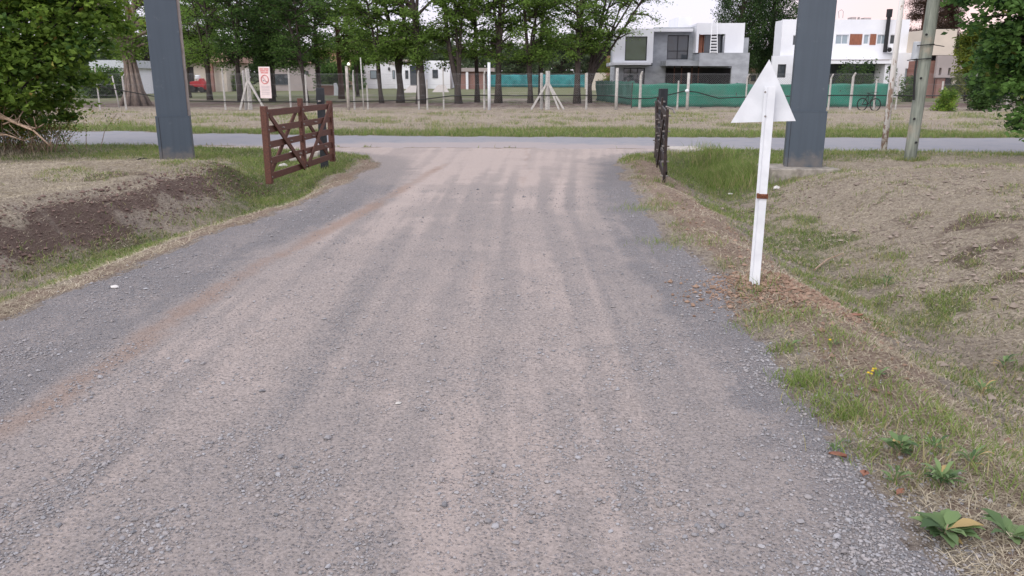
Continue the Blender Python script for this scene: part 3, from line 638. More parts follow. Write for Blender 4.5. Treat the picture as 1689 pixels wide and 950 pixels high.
# ---- near tree at the left edge of the photo
def near_tree(name, base, label, lobes, n, leaf, size, trunkpts, bark='bark', twigs=60, dry=.05, shell=.35):
    bx, by = base; t = thing(name, (bx, by, H(bx, by)), label, 'tree'); mb = MB()
    for pts, rr in trunkpts: mb.tube(pts, rr, 8)
    C_ = []; T_ = []
    tot = sum(l[3]*l[4]*l[5] for l in lobes)
    for (cx, cy, cz, rx, ry, rz) in lobes:
        k = max(3, int(n*rx*ry*rz/tot/55))
        for _ in range(k):
            d = Vector((rnd.gauss(0, 1), rnd.gauss(0, 1), rnd.gauss(0, 1))).normalized(); rr_ = rnd.uniform(shell, 1.0)**.6
            c_ = Vector((cx+d.x*rx*rr_, cy+d.y*ry*rr_, cz+d.z*rz*rr_))
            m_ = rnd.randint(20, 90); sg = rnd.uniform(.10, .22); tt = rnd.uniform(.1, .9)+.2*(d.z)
            if rnd.random() < .5:
                o = Vector((cx, cy, cz)).lerp(c_, .2); mb.tube([o, o.lerp(c_, .6)+Vector((0, 0, .05)), c_], [.022, .013, .005], 4, cap=False)
            C_.append(np.array(c_)+rng.normal(size=(m_, 3))*np.array([sg, sg, sg*.5])); T_.append(np.full(m_, tt))
    mb.build('trunk', M[bark], t, smooth_=True)
    leaf_cloud('crown', np.concatenate(C_), size, M[leaf], t, np.concatenate(T_), dry, .45, .62)
    return t
lx, ly = -11.8, 18.0
def A(px, py, Yd): return tuple(at(px, py, Yd))
lobesL = [(*A(30, 25, 17.5), 1.9, 1.5, .95), (*A(110, 30, 17.6), 1.3, 1.3, .8), (*A(170, 20, 17.8), .75, .9, .45), (*A(95, 80, 17.4), .9, 1.1, .6), (*A(20, 90, 17), 1.2, 1.2, .7),
          (*A(50, 130, 17.4), 1.2, 1.2, .6), (*A(112, 140, 17.8), .65, .8, .55), (*A(30, 175, 17.6), .9, .9, .4), (*A(95, 185, 18), .5, .6, .35), (*A(-60, 60, 17), 2.2, 2, 2.2), (*A(40, -90, 18), 2.4, 2, 1.6)]
near_tree('maple_tree', (lx, ly), 'big green leafy tree at the left edge above the dry branches', lobesL, 31000, 'leaf_near', .14,
    [([(lx, ly, -.05), (lx+.1, ly, 1.5), (lx+.3, ly-.2, 3), (lx+.2, ly, 5)], [.16, .13, .1, .04]), ([(lx+.05, ly, .1), (lx+.8, ly-.3, 1.4), (lx+1.6, ly-.3, 2.8)], [.08, .05, .02]), ([(lx, ly, .2), (lx-.8, ly-.4, 1.6), (lx-1.2, ly-.5, 3)], [.08, .05, .02])], dry=.02)
# under-shrub of thin dry twigs with small dull leaves
t = thing('twiggy_shrub', (-10.9, 17.9, H(-10.9, 17.9)), 'dry twiggy undergrowth beneath the left leafy tree', 'shrub'); mb = MB(); C_ = []
for k in range(170):
    x0 = -11.3+rnd.gauss(0, .75); y0 = 17.9+rnd.gauss(0, .4); z0 = H(x0, y0); a = rnd.uniform(0, 6.28); l_ = rnd.uniform(.5, 1.5); e_ = Vector((x0+math.cos(a)*l_*.5, y0+math.sin(a)*l_*.4, z0+l_*.85))
    mb.tube([(x0, y0, z0), ((x0+e_.x)/2+rnd.gauss(0, .06), (y0+e_.y)/2, (z0+e_.z)/2+.05), e_], [.009, .007, .004], 4, cap=False)
    for q in range(2): C_.append(np.array(Vector((x0, y0, z0)).lerp(e_, rnd.uniform(.5, 1)))+rng.normal(size=(22, 3))*.13)
mb.build('stem', M['drywood'], t); leaf_cloud('foliage', np.concatenate(C_), .06, M['leaf_near'], t, rng.random(sum(len(c) for c in C_))*.7, .35)
# dry fallen branches at the left edge
GBr = 'dry fallen branches left of the drive'
def branch(pts, r, label):
    mb = MB(); mb.tube(pts, [r*(1-.55*i/(len(pts)-1)) for i in range(len(pts))], 6)
    for k in range(5):
        i = rnd.randint(1, len(pts)-1); p_ = Vector(pts[i]); mb.tube([p_, p_+Vector((rnd.uniform(-.5, .5), rnd.uniform(-.2, .2), rnd.uniform(.05, .35)))], [r*.4, r*.15], 4)
    tag(mb.build('fallen_branch', M['drywood'], smooth_=True), label, 'branch', GBr)
branch([A(-20, 192, 16.2), A(15, 196, 16.2), A(40, 208, 16), A(60, 212, 15.9)], .04, 'pale fallen branch highest of the pile, ending in a blunt tip')
branch([A(-5, 188, 16), A(30, 205, 15.8), A(55, 215, 15.7), A(82, 240, 15.6)], .032, 'fallen branch slanting down to the ground right of the pile')
branch([A(5, 205, 16), A(30, 196, 16.3), A(45, 172, 16.6), A(32, 140, 16.8)], .016, 'thin twig rising upright out of the branch pile')
branch([A(-30, 225, 16), A(10, 222, 15.9), A(40, 232, 15.8)], .022, 'short fallen branch lying lowest in the pile')
n = 5000; x = -12.0+rng.normal(0, .9, n); y = 16.9+rng.normal(0, .35, n); h = rng.uniform(.05, .5, n)*np.exp(-((x+12.3)/1.4)**2)
blades('dead_grass', x, y, h+.03, rng.uniform(.006, .012, n), h*rng.uniform(.2, 1.2, n), rng.uniform(0, .8, n), (rng.random(n) < .3)*.8, M['straw'], 'tangle of dead brown grass under the fallen branches', 'dead grass')

# ---- near tree at the right edge
rx_, ry_ = 11.6, 15.8
lobesR = [(*A(1672, 22, 15), .9, 1.1, .45), (*A(1625, -12, 15), .8, .9, .25), (*A(1705, 70, 15), .9, 1, .5), (*A(1678, 125, 15.3), .65, .8, .45), (*A(1712, 160, 15), .75, .8, .4), (*A(1652, 88, 15.6), .45, .6, .3),
          (*A(1740, 90, 15.2), 1.1, 1.2, 1.0), (*A(1680, 202, 14.8), .35, .5, .12), (*A(1760, -90, 15.5), 1.7, 1.6, 1.3)]
near_tree('maple_tree', (rx_, ry_), 'dark green leafy tree hanging in at the right edge', lobesR, 26000, 'leaf_deep', .12,
    [([(rx_, ry_, -.05), (rx_-.1, ry_, 1.5), (rx_-.2, ry_, 3.2), (rx_, ry_, 4.8)], [.15, .12, .09, .03]), ([(rx_, ry_, 1.3), (rx_-.8, ry_-.3, 2.1), (rx_-1.5, ry_-.4, 2.6)], [.06, .04, .015]), ([(rx_, ry_, .9), (rx_-.7, ry_-.3, 1.1), (rx_-1.3, ry_-.5, 1.1)], [.05, .03, .01])], dry=.01)
# hedge and bushes behind the fence on the right
def bush(px, py0, py1, wpx, Yd, label, leaf, size=.14, n=9000, name='bush', dry=.03):
    c_ = at(px, (py0+py1)/2, Yd); top = at(px, py0, Yd).z; bot = H(c_.x, Yd); rx = abs(at(px+wpx/2, 0, Yd).x-at(px, 0, Yd).x)
    t = thing(name, (c_.x, Yd, bot), label, 'bush'); mb = MB(); C_ = []; T_ = []
    for k in range(60):
        a = rnd.uniform(0, 6.28); f = rnd.random()**.6; z = bot+(top-bot)*rnd.uniform(.08, .95); w_ = rx*f*(1-.35*((z-bot)/(top-bot)))
        c2 = np.array((c_.x+math.cos(a)*w_, Yd+math.sin(a)*min(w_, 1.2), z)); C_.append(c2+rng.normal(size=(n//60, 3))*rx*.16); T_.append(np.full(n//60, rnd.random()))
        if k % 3 == 0: mb.tube([(c_.x, Yd, bot), tuple(c2)], [.04, .01], 4, cap=False)
    mb.build('stem', M['bark'], t); leaf_cloud('foliage', np.concatenate(C_), size, M[leaf], t, np.concatenate(T_), dry)
bush(1600, 45, 150, 60, 60, 'yellow green tree behind the taupe house', 'leaf_yellow', .2, 9000, 'leafy_tree')
bush(1650, 42, 175, 90, 52, 'tall dark green shrub mass behind the right end of the fence', 'leaf_poplar', .2, 15000)
bush(1560, 150, 183, 40, 41, 'low green bush in front of the fence right of the utility pole', 'leaf_near', .1, 4000)
bush(1625, 120, 185, 60, 42, 'green bush covering the fence at the right', 'leaf_poplar', .13, 8000)
bush(1500, 128, 172, 40, 58, 'climbing plant before the white house pale blue door', 'leaf_dark', .2, 1400)
bush(1468, 105, 172, 18, 57, 'thin shrub against the white house corner pillar', 'leaf_dark', .2, 700)
bush(1410, 105, 150, 70, 66.5, 'shrub reflected and seen in the white house glazed opening', 'leaf_poplar', .2, 3500)
bush(590, 100, 150, 26, 90, 'clipped dark hedge left of the white gabled house', 'leaf_dark', .25, 5000, 'hedge')
bush(550, 104, 150, 60, 92, 'clipped dark hedge behind the low brick planter', 'leaf_dark', .25, 8000, 'hedge')
bush(170, 120, 152, 90, 70, 'dark shrubbery left of the old ribbed tree', 'leaf_dark', .22, 9000)
bush(385, 122, 150, 60, 95, 'grey green bush behind the red machine', 'leaf_row', .22, 5000)
bush(425, 150, 160, 14, 60, 'small round shrub behind the fence by the braced left post', 'leaf_row', .1, 1200)
# distant wood closing the horizon
n = 90000; ang = rng.uniform(-1.15, 1.15, n); rr_ = rng.uniform(185, 215, n); x = np.sin(ang)*rr_; y = np.cos(ang)*rr_
top = 6.5+5*fbm(x, y*0, .06, 4, 200); z = top*rng.random(n)**.7
tag(leaf_cloud('distant_wood', np.stack([x, y, z], -1), 1.3, M['leaf_far'], None, fbm(x, z, .2, 2, 9)), 'far low wood closing the view behind all the houses', 'woodland', kind='stuff')

# ------------------------------------------------------------------ houses
def X_(px, Yd, py=110): return at(px, py, Yd).x
def Z_(py, Yd): return at(1200, py, Yd).z
class House:
    def __init__(s, name, label, Yd, px0, group=None): s.Y = Yd; s.t = thing(name, (X_(px0, Yd), Yd, H(X_(px0, Yd), Yd)), label, 'house', group)
    def block(s, part, x0, x1, y0, y1, m, front=0, depth=8, parent=None, bottom=None):
        a = X_(x0, s.Y-front); b = X_(x1, s.Y-front); zt = Z_(y0, s.Y-front); zb = bottom if bottom is not None else Z_(y1, s.Y-front)
        return MB().span(a, b, s.Y-front, s.Y-front+depth, zb, zt).build(part, M[m], parent or s.t)
    def wall_open(s, part, x0, x1, y0, y1, holes, m, front=0, thick=.25, bottom=None):
        """front wall with real openings (holes in photo pixels)"""
        Yf = s.Y-front; gx = sorted({X_(q, Yf) for q in [x0, x1]+[h for o in holes for h in (o[0], o[1])]}); zb = bottom if bottom is not None else Z_(y1, Yf)
        hs = [(X_(h[0], Yf), X_(h[1], Yf), max(zb, Z_(h[3], Yf)), Z_(h[2], Yf)) for h in holes]
        mb = MB()
        for a, b in zip(gx[:-1], gx[1:]):
            mid_ = (a+b)/2; z = zb; hh = sorted([h for h in hs if h[0] < mid_ < h[1]], key=lambda h: h[2])
            for h in hh:
                if h[2] > z+.01: mb.span(a, b, Yf, Yf+thick, z, h[2])
                z = h[3]
            zt = Z_(y0, Yf)
            if zt > z+.01: mb.span(a, b, Yf, Yf+thick, z, zt)
        return mb.build(part, M[m], s.t)
    def window(s, x0, x1, y0, y1, glass='glass', frame='frame', front=0, mull=1, inset=.12, fw=.06, cross=0):
        Yf = s.Y-front+inset; a, b, zt, zb = X_(x0, s.Y-front), X_(x1, s.Y-front), Z_(y0, s.Y-front), Z_(y1, s.Y-front)
        mb = MB(); mb.span(a+.003, b-.003, Yf, Yf+.07, zt-fw, zt-.003).span(a+.003, b-.003, Yf, Yf+.07, zb+.003, zb+fw).span(a+.003, a+fw, Yf, Yf+.07, zb+fw, zt-fw).span(b-fw, b-.003, Yf, Yf+.07, zb+fw, zt-fw)
        for k in range(1, mull): c_ = a+(b-a)*k/mull; mb.span(c_-fw/2, c_+fw/2, Yf, Yf+.07, zb+fw, zt-fw)
        if cross: c_ = zb+(zt-zb)*cross; mb.span(a+fw, b-fw, Yf+.01, Yf+.06, c_-fw/2, c_+fw/2)
        w = mb.build('window', M[frame], s.t); MB().span(a+fw, b-fw, Yf+.03, Yf+.04, zb+fw, zt-fw).build('pane', M[glass], w); return w
# concrete house in the middle
h = House('concrete_house', 'unfinished two storey house of grey concrete and white boxes behind the green screen', 64, 1120)
h.block('rear_wall', 1016, 1232, 62, 175, 'wall_grey', front=-5.5, depth=4, bottom=0)
h.block('floor_slab', 1014, 1232, 102, 108, 'wall_grey', front=-.26, depth=5.8)
h.wall_open('wall', 1012, 1076, 52, 104, [(1030, 1066, 60, 100)], 'wall_white', front=.8, thick=.9)
h.block('roof', 1012, 1140, 47, 52, 'wall_white', front=.8, depth=7); h.block('roof', 1115, 1136, 28, 45, 'wall_white', front=-2, depth=4)
h.wall_open('wall', 1014, 1098, 109, 175, [(1029, 1064, 112, 175)], 'wall_grey', front=.2, bottom=0)
h.wall_open('wall', 1076, 1152, 45, 109, [(1099, 1134, 58, 98)], 'wall_grey', front=0)
h.block('canopy', 1008, 1074, 103, 107, 'wall_white', front=1.5, depth=1.5)
h.window(1030, 1066, 60, 100, 'glass_reflection', front=.8); h.window(1099, 1134, 58, 98, 'glass', front=0, mull=2, cross=.35); h.window(1029, 1064, 112, 160, 'glass', front=.2, mull=3)
h.wall_open('upper_wall', 1146, 1224, 38, 87, [(1150, 1193, 56, 87)], 'wall_white', front=1.2, thick=.3)
h.block('roof', 1146, 1223, 38.5, 42, 'wall_white', front=.88, depth=5)
h.block('side_wall', 1146, 1148, 42.5, 87, 'wall_white', front=.88, depth=5); h.block('side_wall', 1220, 1223, 42.5, 87, 'wall_white', front=.88, depth=5)
h.block('wood_panel', 1150, 1159, 57, 87, 'slat', front=.5, depth=.1); h.window(1160, 1193, 56, 87, 'glass', front=1.2, mull=2, inset=.7)
h.wall_open('terrace_wall', 1153, 1235, 87, 175, [(1153, 1207, 109, 175)], 'wall_grey', front=3.0, thick=.25, bottom=0)
h.block('terrace_floor', 1154, 1234, 88.5, 108, 'wall_grey', front=2.7, depth=2.9)
h.block('ceiling', 1098, 1153, 100, 108.5, 'wall_grey', front=2.4, depth=2.2)
h.block('room_shade_panel', 1100, 1206, 112, 160, 'room_shade', front=-.5, depth=.2)  # dark panel paints the shade of the room behind the opening
for px in (1112, 1124, 1141, 1152): h.block('prop', px, px+1.6, 109, 175, 'bark_red', front=1.5, depth=.08, bottom=0)
h.block('column', 1207.5, 1212, 109, 175, 'wall_grey', front=1, depth=.3, bottom=0)
# its ladder
def ladder():
    Yf = 64-3.1; a0 = at(1171, 88, Yf); a1 = at(1183, 88, Yf); b0 = at(1175, 34, Yf+1.4); b1 = at(1183, 34, Yf+1.4)
    t = thing('ladder', tuple(a0), 'white ladder leaning from the terrace onto the concrete house roof', 'ladder')
    for p_, q_ in ((a0, b0), (a1, b1)): MB().bar(p_, q_, .045, .06).build('rail', M['frame_white'], t)
    for k in range(11): f = (k+.5)/11; MB().bar(a0.lerp(b0, f), a1.lerp(b1, f), .05, .09 if k < 6 else .04).build('rung', M['frame_white'], t)
ladder()
# white house at right
h = House('white_house', 'long white flat roofed two storey house behind the right pillar', 72, 1380)
ws = [(1304, 1313, 58, 75), (1374, 1395, 57, 73), (1420, 1429, 57, 73), (1442, 1457, 57, 73), (1463, 1474, 57, 73), (1322, 1345, 57, 73)]
h.wall_open('upper_wall', 1285, 1492, 32, 98, ws, 'wall_white', thick=.3)
h.block('side_wall', 1285, 1287, 36.2, 98, 'wall_white', front=-.32, depth=2.0); h.block('roof', 1285.2, 1490, 33, 36, 'wall_white', front=-.32, depth=2.0); h.block('roof', 1320, 1490, 33, 36, 'wall_white', front=-2.34, depth=6)
h.block('rear_wall', 1290, 1490, 37, 175, 'wall_taupe', front=-7, depth=.3, bottom=0); h.block('floor_slab', 1288, 1490, 94, 97, 'wall_white', front=-.32, depth=2); h.block('rear_wall', 1288, 1330, 37, 175, 'wall_taupe', front=-2.4, depth=.2, bottom=0)
for w_ in ws:
    if w_[0] in (1322,): continue
    h.window(*w_, 'glass_pale' if w_[0] in (1374, 1442, 1420) else 'glass', 'frame_white', mull=2 if w_[0] in (1374, 1442) else 1)
h.block('wood_panel', 1397, 1417, 56, 74, 'slat', front=.04, depth=.03); h.block('wood_panel', 1430, 1440, 56, 74, 'slat', front=.04, depth=.03)
h.block('canopy', 1330, 1472, 98.5, 105, 'wall_white', front=2.2, depth=2.4)
h.block('fascia_line', 1330, 1466, 98, 99.2, 'wall_taupe', front=2.24, depth=.03)
h.block('column', 1460, 1475, 105.5, 175, 'wall_white', front=2.0, depth=1.9, bottom=0)
h.block('room_shade_panel', 1345, 1465, 105, 160, 'room_shade', front=-1.2, depth=.2)
h.window(1345, 1460, 106, 160, 'glass', 'frame', front=-.5, mull=5)
h.wall_open('wall', 1273, 1345, 92, 175, [(1283, 1297, 106, 128)], 'wall_white', front=.4, thick=.3, bottom=0); h.window(1283, 1297, 106, 128, 'glass', front=.4)
h.wall_open('side_wing', 1475, 1520, 87, 175, [(1494, 1505, 113, 140)], 'wall_white', front=1.0, thick=.3, bottom=0)
h.block('roof', 1476, 1519, 88, 91, 'wall_white', front=.68, depth=6)
h.block('door', 1494.3, 1504.7, 113.3, 145, 'glass_pale', front=.85, depth=.05)
h.window(1533, 1536, 60, 61) if False else None
o = h.block('roof_tank', 1397, 1404, 28, 33, 'wall_taupe', front=-3, depth=1); h.block('vent', 1408, 1410, 28, 33, 'wall_taupe', front=-3, depth=.3); h.block('vent', 1417, 1428, 29, 33, 'wall_taupe', front=-3, depth=.8)
fb = at(1459, 86, 71.7); ft = at(1466, 24, 71.7)
MB().tube([(fb.x+.05, 71.75, fb.z), (fb.x+.05, 71.75, ft.z)], .17, 10).build('flue', M['black'], h.t)
MB().tube([(fb.x+.05, 71.75, ft.z-.2), (fb.x+.05, 71.75, at(1466, 15, 71.7).z)], .25, 10).build('flue_cap', M['black'], h.t)
ac = h.block('air_conditioner', 1463, 1473, 77, 87, 'frame_white', front=.35, depth=.32)
c_ = at(1467.5, 82, 71.6); MB().tube([(c_.x, 71.64, c_.z), (c_.x, 71.60, c_.z)], .19, 16).build('fan_grille', M['black'], ac)
lp = [at(1384, 30, 72+2), at(1383, 19, 74), at(1388, 16, 74), at(1391, 19, 74), at(1390, 30, 74)]; MB().tube(lp, .025, 5).build('roof_ladder', M['wire'], h.t)
# taupe house at far right
h = House('taupe_house', 'small house of stacked beige and taupe boxes on brick right of the utility pole', 68, 1560)
h.block('upper_box', 1530, 1571, 48, 91, 'wall_beige', front=0, depth=6)
h.wall_open('wall', 1545, 1590, 91.5, 128, [(1550, 1554, 112, 124), (1565, 1569, 112, 124), (1581, 1585, 112, 124)], 'wall_taupe', front=.5, thick=.3)
h.block('core', 1548, 1588, 92.5, 175, 'room_shade', front=.1, depth=5, bottom=0)
h.block('brick_base', 1524, 1549, 100, 175, 'brick', front=-.3, depth=5, bottom=0); h.block('brick_base', 1549, 1562, 128.5, 175, 'brick', front=.3, depth=.35, bottom=0)
h.block('column', 1576, 1582, 128.5, 175, 'wall_beige', front=.4, depth=.3, bottom=0)
# low distant roofline right of poplars
h = House('low_house', 'low pale house seen between the poplars and the arrow sign', 92, 1240)
h.block('wall', 1234, 1272, 118, 160, 'wall_beige', bottom=0); h.block('roof', 1232, 1274, 112, 118, 'roof_tan', front=.5, depth=9); h.window(1240, 1248, 124, 134, front=.0, inset=-.05)
# white gabled house behind the row
def gable(h, x0, x1, ye, yr, yb, m='wall_white', front=0, depth=8):
    Yf = h.Y-front; a, b = X_(x0, Yf), X_(x1, Yf); ze, zr = Z_(ye, Yf), Z_(yr, Yf)
    MB().poly([(a, Yf, 0), (b, Yf, 0), (b, Yf, ze), ((a+b)/2, Yf, zr), (a, Yf, ze)], (0, depth, 0)).build('wall', M[m], h.t)
    mb = MB()
    for s_, e_ in ((a, -1), (b, 1)):
        p_ = Vector(((a+b)/2, Yf-.3, zr+.03)); q_ = Vector((s_+.3*e_, Yf-.3, ze-.3*(zr-ze)/((b-a)/2)+.03))
        mb.poly([p_, q_, q_+Vector((0, 0, .12)), p_+Vector((0, 0, .12))], (0, depth+.6, 0))
    mb.build('roof', M['wall_taupe'], h.t)
h = House('white_gabled_house', 'white rendered house with gable seen through the middle trees', 108, 650)
gable(h, 596, 652, 108, 97, 150); h.block('wall', 652, 700, 101, 150, 'wall_white', front=1.5, bottom=0); h.block('roof', 651, 701, 98, 101, 'wall_taupe', front=1.8, depth=9)
h.block('wall', 700, 742, 100, 150, 'wall_white', front=.5, bottom=0)
for w_ in ((610, 621, 116, 130), (647, 651, 116, 130)): h.window(*w_, 'glass_pale', 'frame', front=0, inset=-.08)
h.window(668, 673, 116, 130, front=1.5, inset=-.08); h.window(676, 688, 108, 141, 'glass', front=1.5, inset=-.08); h.window(713, 722, 115, 129, 'glass', front=.5, inset=-.08)
for px, f_ in ((640, 0), (691, 1.5), (731, .5)): h.block('wall_lamp', px, px+2.5, 111, 116, 'black', front=f_+.2, depth=.2)
h = House('peach_house', 'peach coloured two storey house glimpsed between the dark trunks', 100, 540)
h.block('wall', 525, 566, 84, 150, 'wall_peach', bottom=0); h.block('roof', 522, 569, 80, 84, 'roof_tan', front=.5, depth=9); h.window(536, 545, 94, 104, inset=-.08); h.block('column', 528, 532, 108, 150, 'wall_white', front=.8, depth=.3, bottom=0)
h = House('grey_house', 'low grey house with dark openings behind the warning board', 96, 470)
h.block('wall', 440, 522, 104, 150, 'wall_taupe', bottom=0); h.block('roof', 437, 524, 99, 104, 'roof_tan', front=.6, depth=9); h.window(450, 475, 122, 140, inset=-.08, mull=3); h.window(500, 508, 117, 123, inset=-.08)
h = House('tan_roofed_house', 'house with tan roof and shaded porch right of the left pillar', 92, 320)
h.block('wall', 268, 372, 102, 150, 'wall_beige', bottom=0); h.block('roof', 262, 376, 84, 102, 'roof_tan', front=1.2, depth=9); h.block('porch_shade_sheet', 292, 318, 110, 150, 'room_shade', front=.06, depth=.05, bottom=.3); h.block('column', 345, 350, 103, 150, 'brick', front=.9, depth=.4, bottom=0)  # thin dark sheet on the solid wall paints the porch's shade
h = House('pale_shed', 'pale bluish shed roof left of the old ribbed tree', 80, 185)
h.block('wall', 150, 214, 112, 150, 'wall_white', bottom=0); h.block('roof', 147, 217, 99, 112, 'meter', front=.4, depth=7); h.block('door', 180, 192, 116, 150, 'room_shade', front=.05, depth=.04, bottom=.2)
h = House('brick_house', 'red brick wall with chimney beyond the last tree of the row', 98, 1000)
h.block('wall', 975, 1024, 120, 160, 'wall_beige', bottom=0); h.block('chimney', 1001, 1009, 92, 160, 'brick', front=.4, depth=.39, bottom=0); h.block('door', 988, 994, 138, 160, 'black', front=.05, depth=.04, bottom=.3)
h = House('brick_annex', 'small brick outbuilding right of the white gabled house', 104, 775)
h.block('wall', 757, 800, 118, 150, 'brick', bottom=0); h.block('roof', 755, 815, 112, 118, 'wall_taupe', front=.5, depth=7); h.block('column', 768, 772, 118, 150, 'wall_white', front=.4, depth=.3, bottom=0)
# pale ramps and planter
tag(MB().poly([at(664, 153, 88), at(688, 153, 88), at(686, 141, 103), at(676, 141, 103)], (0, 0, -.1)).build('concrete_path', M['slab']), kind='structure')
tag(MB().poly([at(711, 154, 88), at(742, 154, 88), at(734, 140, 103), at(722, 140, 103)], (0, 0, -.1)).build('concrete_path', M['slab']), kind='structure')
t = thing('brick_planter', tuple(at(540, 152, 78)), 'low brick planter with pale top beside the reddish trunk', 'planter')
a, b = at(530, 152, 78), at(550, 152, 78); MB().span(a.x, b.x, 78, 79, 0, Z_(141, 78)).build('body', M['brick'], t); MB().span(a.x-.05, b.x+.05, 77.95, 79.05, Z_(141, 78), Z_(139.5, 78)).build('coping', M['slab'], t)
tag(MB().tube([(at(555, 150, 77).x, 77, 0), (at(555, 150, 77).x, 77, Z_(146, 77)), (at(555, 150, 77).x-.1, 77, Z_(137, 77))], [.28, .22, .14], 10).build('garden_urn', M['white'], bevel=.02), 'white urn standing at the right end of the brick planter', 'urn')
# turquoise tarp fence and green screens
def cloth(name, pts, top, m, label, sagn=6):
    """row of posts with cloth between; pts world xy corners; top height"""
    t = thing(name, (pts[0][0], pts[0][1], 0), label, 'fence'); V_ = []; n_ = 60
    P0 = np.array(pts); seg = np.r_[0, np.cumsum(np.linalg.norm(np.diff(P0, axis=0), axis=1))]; q = np.linspace(0, seg[-1], n_)
    xx = np.interp(q, seg, P0[:, 0]); yy = np.interp(q, seg, P0[:, 1]); d = P0[-1]-P0[0]; nn = np.array([-d[1], d[0]])/np.linalg.norm(d)
    mb = MB(); rows = 7
    for j in range(rows):
        for i in range(n_):
            w_ = .07*math.sin(i*1.3+j*.5)+.05*math.sin(i*.47+j*.9)+rnd.uniform(-.03, .03); s_ = (.05*abs(math.sin(i*math.pi/8))+rnd.uniform(0, .02))*(j == rows-1)
            g_ = H(xx[i], yy[i]); mb.v.append(Vector((xx[i]+nn[0]*w_, yy[i]+nn[1]*w_, g_+.06+(top-s_-.06)*j/(rows-1))))
    for j in range(rows-1):
        for i in range(n_-1): a_ = j*n_+i; mb.f.append([a_, a_+1, a_+n_+1, a_+n_])
    o = mb.build('cloth', M[m], t, smooth_=True); sm = o.modifiers.new('thickness', 'SOLIDIFY'); sm.thickness = .012
    for i in range(0, n_, 8): g_ = H(xx[i], yy[i]); MB().tube([(xx[i]+nn[0]*.14, yy[i]+nn[1]*.14, g_), (xx[i]+nn[0]*.14, yy[i]+nn[1]*.14, g_+top+.02)], .035, 6).build('post', M['bark'], t)
GS = at(985, 175, 47), at(1045, 175, 46), at(1320, 175, 46), at(1458, 175, 46)
cloth('shade_cloth_fence', [(X_(1045, 46), 46), (X_(1475, 46), 46.3)], Z_(137, 46), 'shade', 'bright green shade cloth screen in front of the concrete house')
cloth('shade_cloth_fence', [(X_(984, 60), 60), (X_(1043, 50), 49)], 1.5, 'shade_dull', 'short darker stretch of green screen left of the concrete house')
cloth('tarp_fence', [(X_(800, 118), 118), (X_(985, 112), 112)], 1.8, 'tarp', 'turquoise tarpaulin fence seen through the tree row')

# ------------------------------------------------------------------ wire fence
FY = 43.5
fence = thing('wire_fence', (0, FY, 0), 'long wire mesh fence on pale concrete posts beyond the road', 'fence')
posts = [(100, 118, .07, 1), (165, 112, .08, 0), (208, 118, .10, 1), (311, 120, .10, 1), (372, 113, .10, 1), (480, 113, .10, 1), (507, 123, .10, 0), (585, 116, .10, 1), (607, 140, .09, 0), (691, 117, .10, 1), (705, 131, .09, 0),
         (732, 110, .08, 0), (799, 117, .10, 1), (967, 120, .10, 0), (1055, 118, .13, 1), (1117, 133, .09, 0), (1229, 122, .08, 1), (1318, 120, .1, 1), (1366, 122, .1, 1), (1402, 120, .13, 1), (1441, 130, .10, 0), (1477, 122, .08, 1), (1550, 134, .11, 0), (1602, 121, .12, 1), (1660, 121, .12, 1), (1740, 121, .12, 1), (30, 118, .1, 1), (-60, 118, .1, 1)]
for px, pt, w_, bent in posts:
    # base below, leaning is only perspective
    b_ = at(px, 179, FY); xx = b_.x; zt = at(px, pt, FY).z; g_ = H(xx, FY); mb = MB()
    if bent: mb.tube([(xx, FY, g_-.1), (xx, FY, zt-.22), (xx+.05, FY-.12, zt)], [w_*.62, w_*.55, w_*.42], 4)
    else: mb.tube([(xx, FY, g_-.1), (xx, FY, zt)], [w_*.62, w_*.5], 4)
    mb.build('post', M['concrete'], fence, bevel=.01)
def strainer(px, pts, px2=None):
    x0 = at(px, 181, FY).x; g_ = H(x0, FY); zt = Z_(113 if px < 600 else 117, FY)
    MB().tube([(x0, FY, g_-.1), (x0, FY, zt)], [.14, .12], 4).build('corner_post', M['concrete'], fence, bevel=.01)
    MB().tube([(x0-.32, FY+.3, g_-.1), (x0-.32, FY+.3, zt-.1)], [.09, .08], 4).build('corner_post', M['concrete'], fence, bevel=.01)
    for q in pts: x1 = at(q, 181, FY).x; MB().bar((x1, FY-.1, g_), (x0, FY-.05, zt-.55), .10, .10).build('brace', M['concrete'], fence)
strainer(413, (397, 438)); strainer(903, (876, 930, 922))
# mesh: diamond wire as thin prisms
mb = MB(); xa, xb_ = at(-120, 179, FY).x, at(1800, 179, FY).x; zt = Z_(122, FY)
VV = []; FFa = []
def wire(p, q, r):
    p = np.array(p); q = np.array(q); n0 = len(VV); d = q-p; u = np.cross(d, [0, 1, 0]); u = u/np.linalg.norm(u)*r; w_ = np.array([0, r, 0])
    for e_ in (p, q): VV.extend([e_+u, e_-u*.5+w_, e_-u*.5-w_])
    FFa.extend([(n0, n0+1, n0+4, n0+3), (n0+1, n0+2, n0+5, n0+4), (n0+2, n0, n0+3, n0+5)])
zb = .08; hh = zt-zb; x0 = xa
while x0 < xb_:
    wire((x0, FY, zb), (x0+hh, FY, zt), .0022); wire((x0+hh, FY, zb), (x0, FY, zt), .0022); x0 += .11
for z in (zb, .75, 1.3, zt): wire((xa, FY-.01, z), (xb_, FY-.01, z), .005)
np_mesh('wire_mesh', np.array(VV), np.array(FFa), M['wire'], fence)
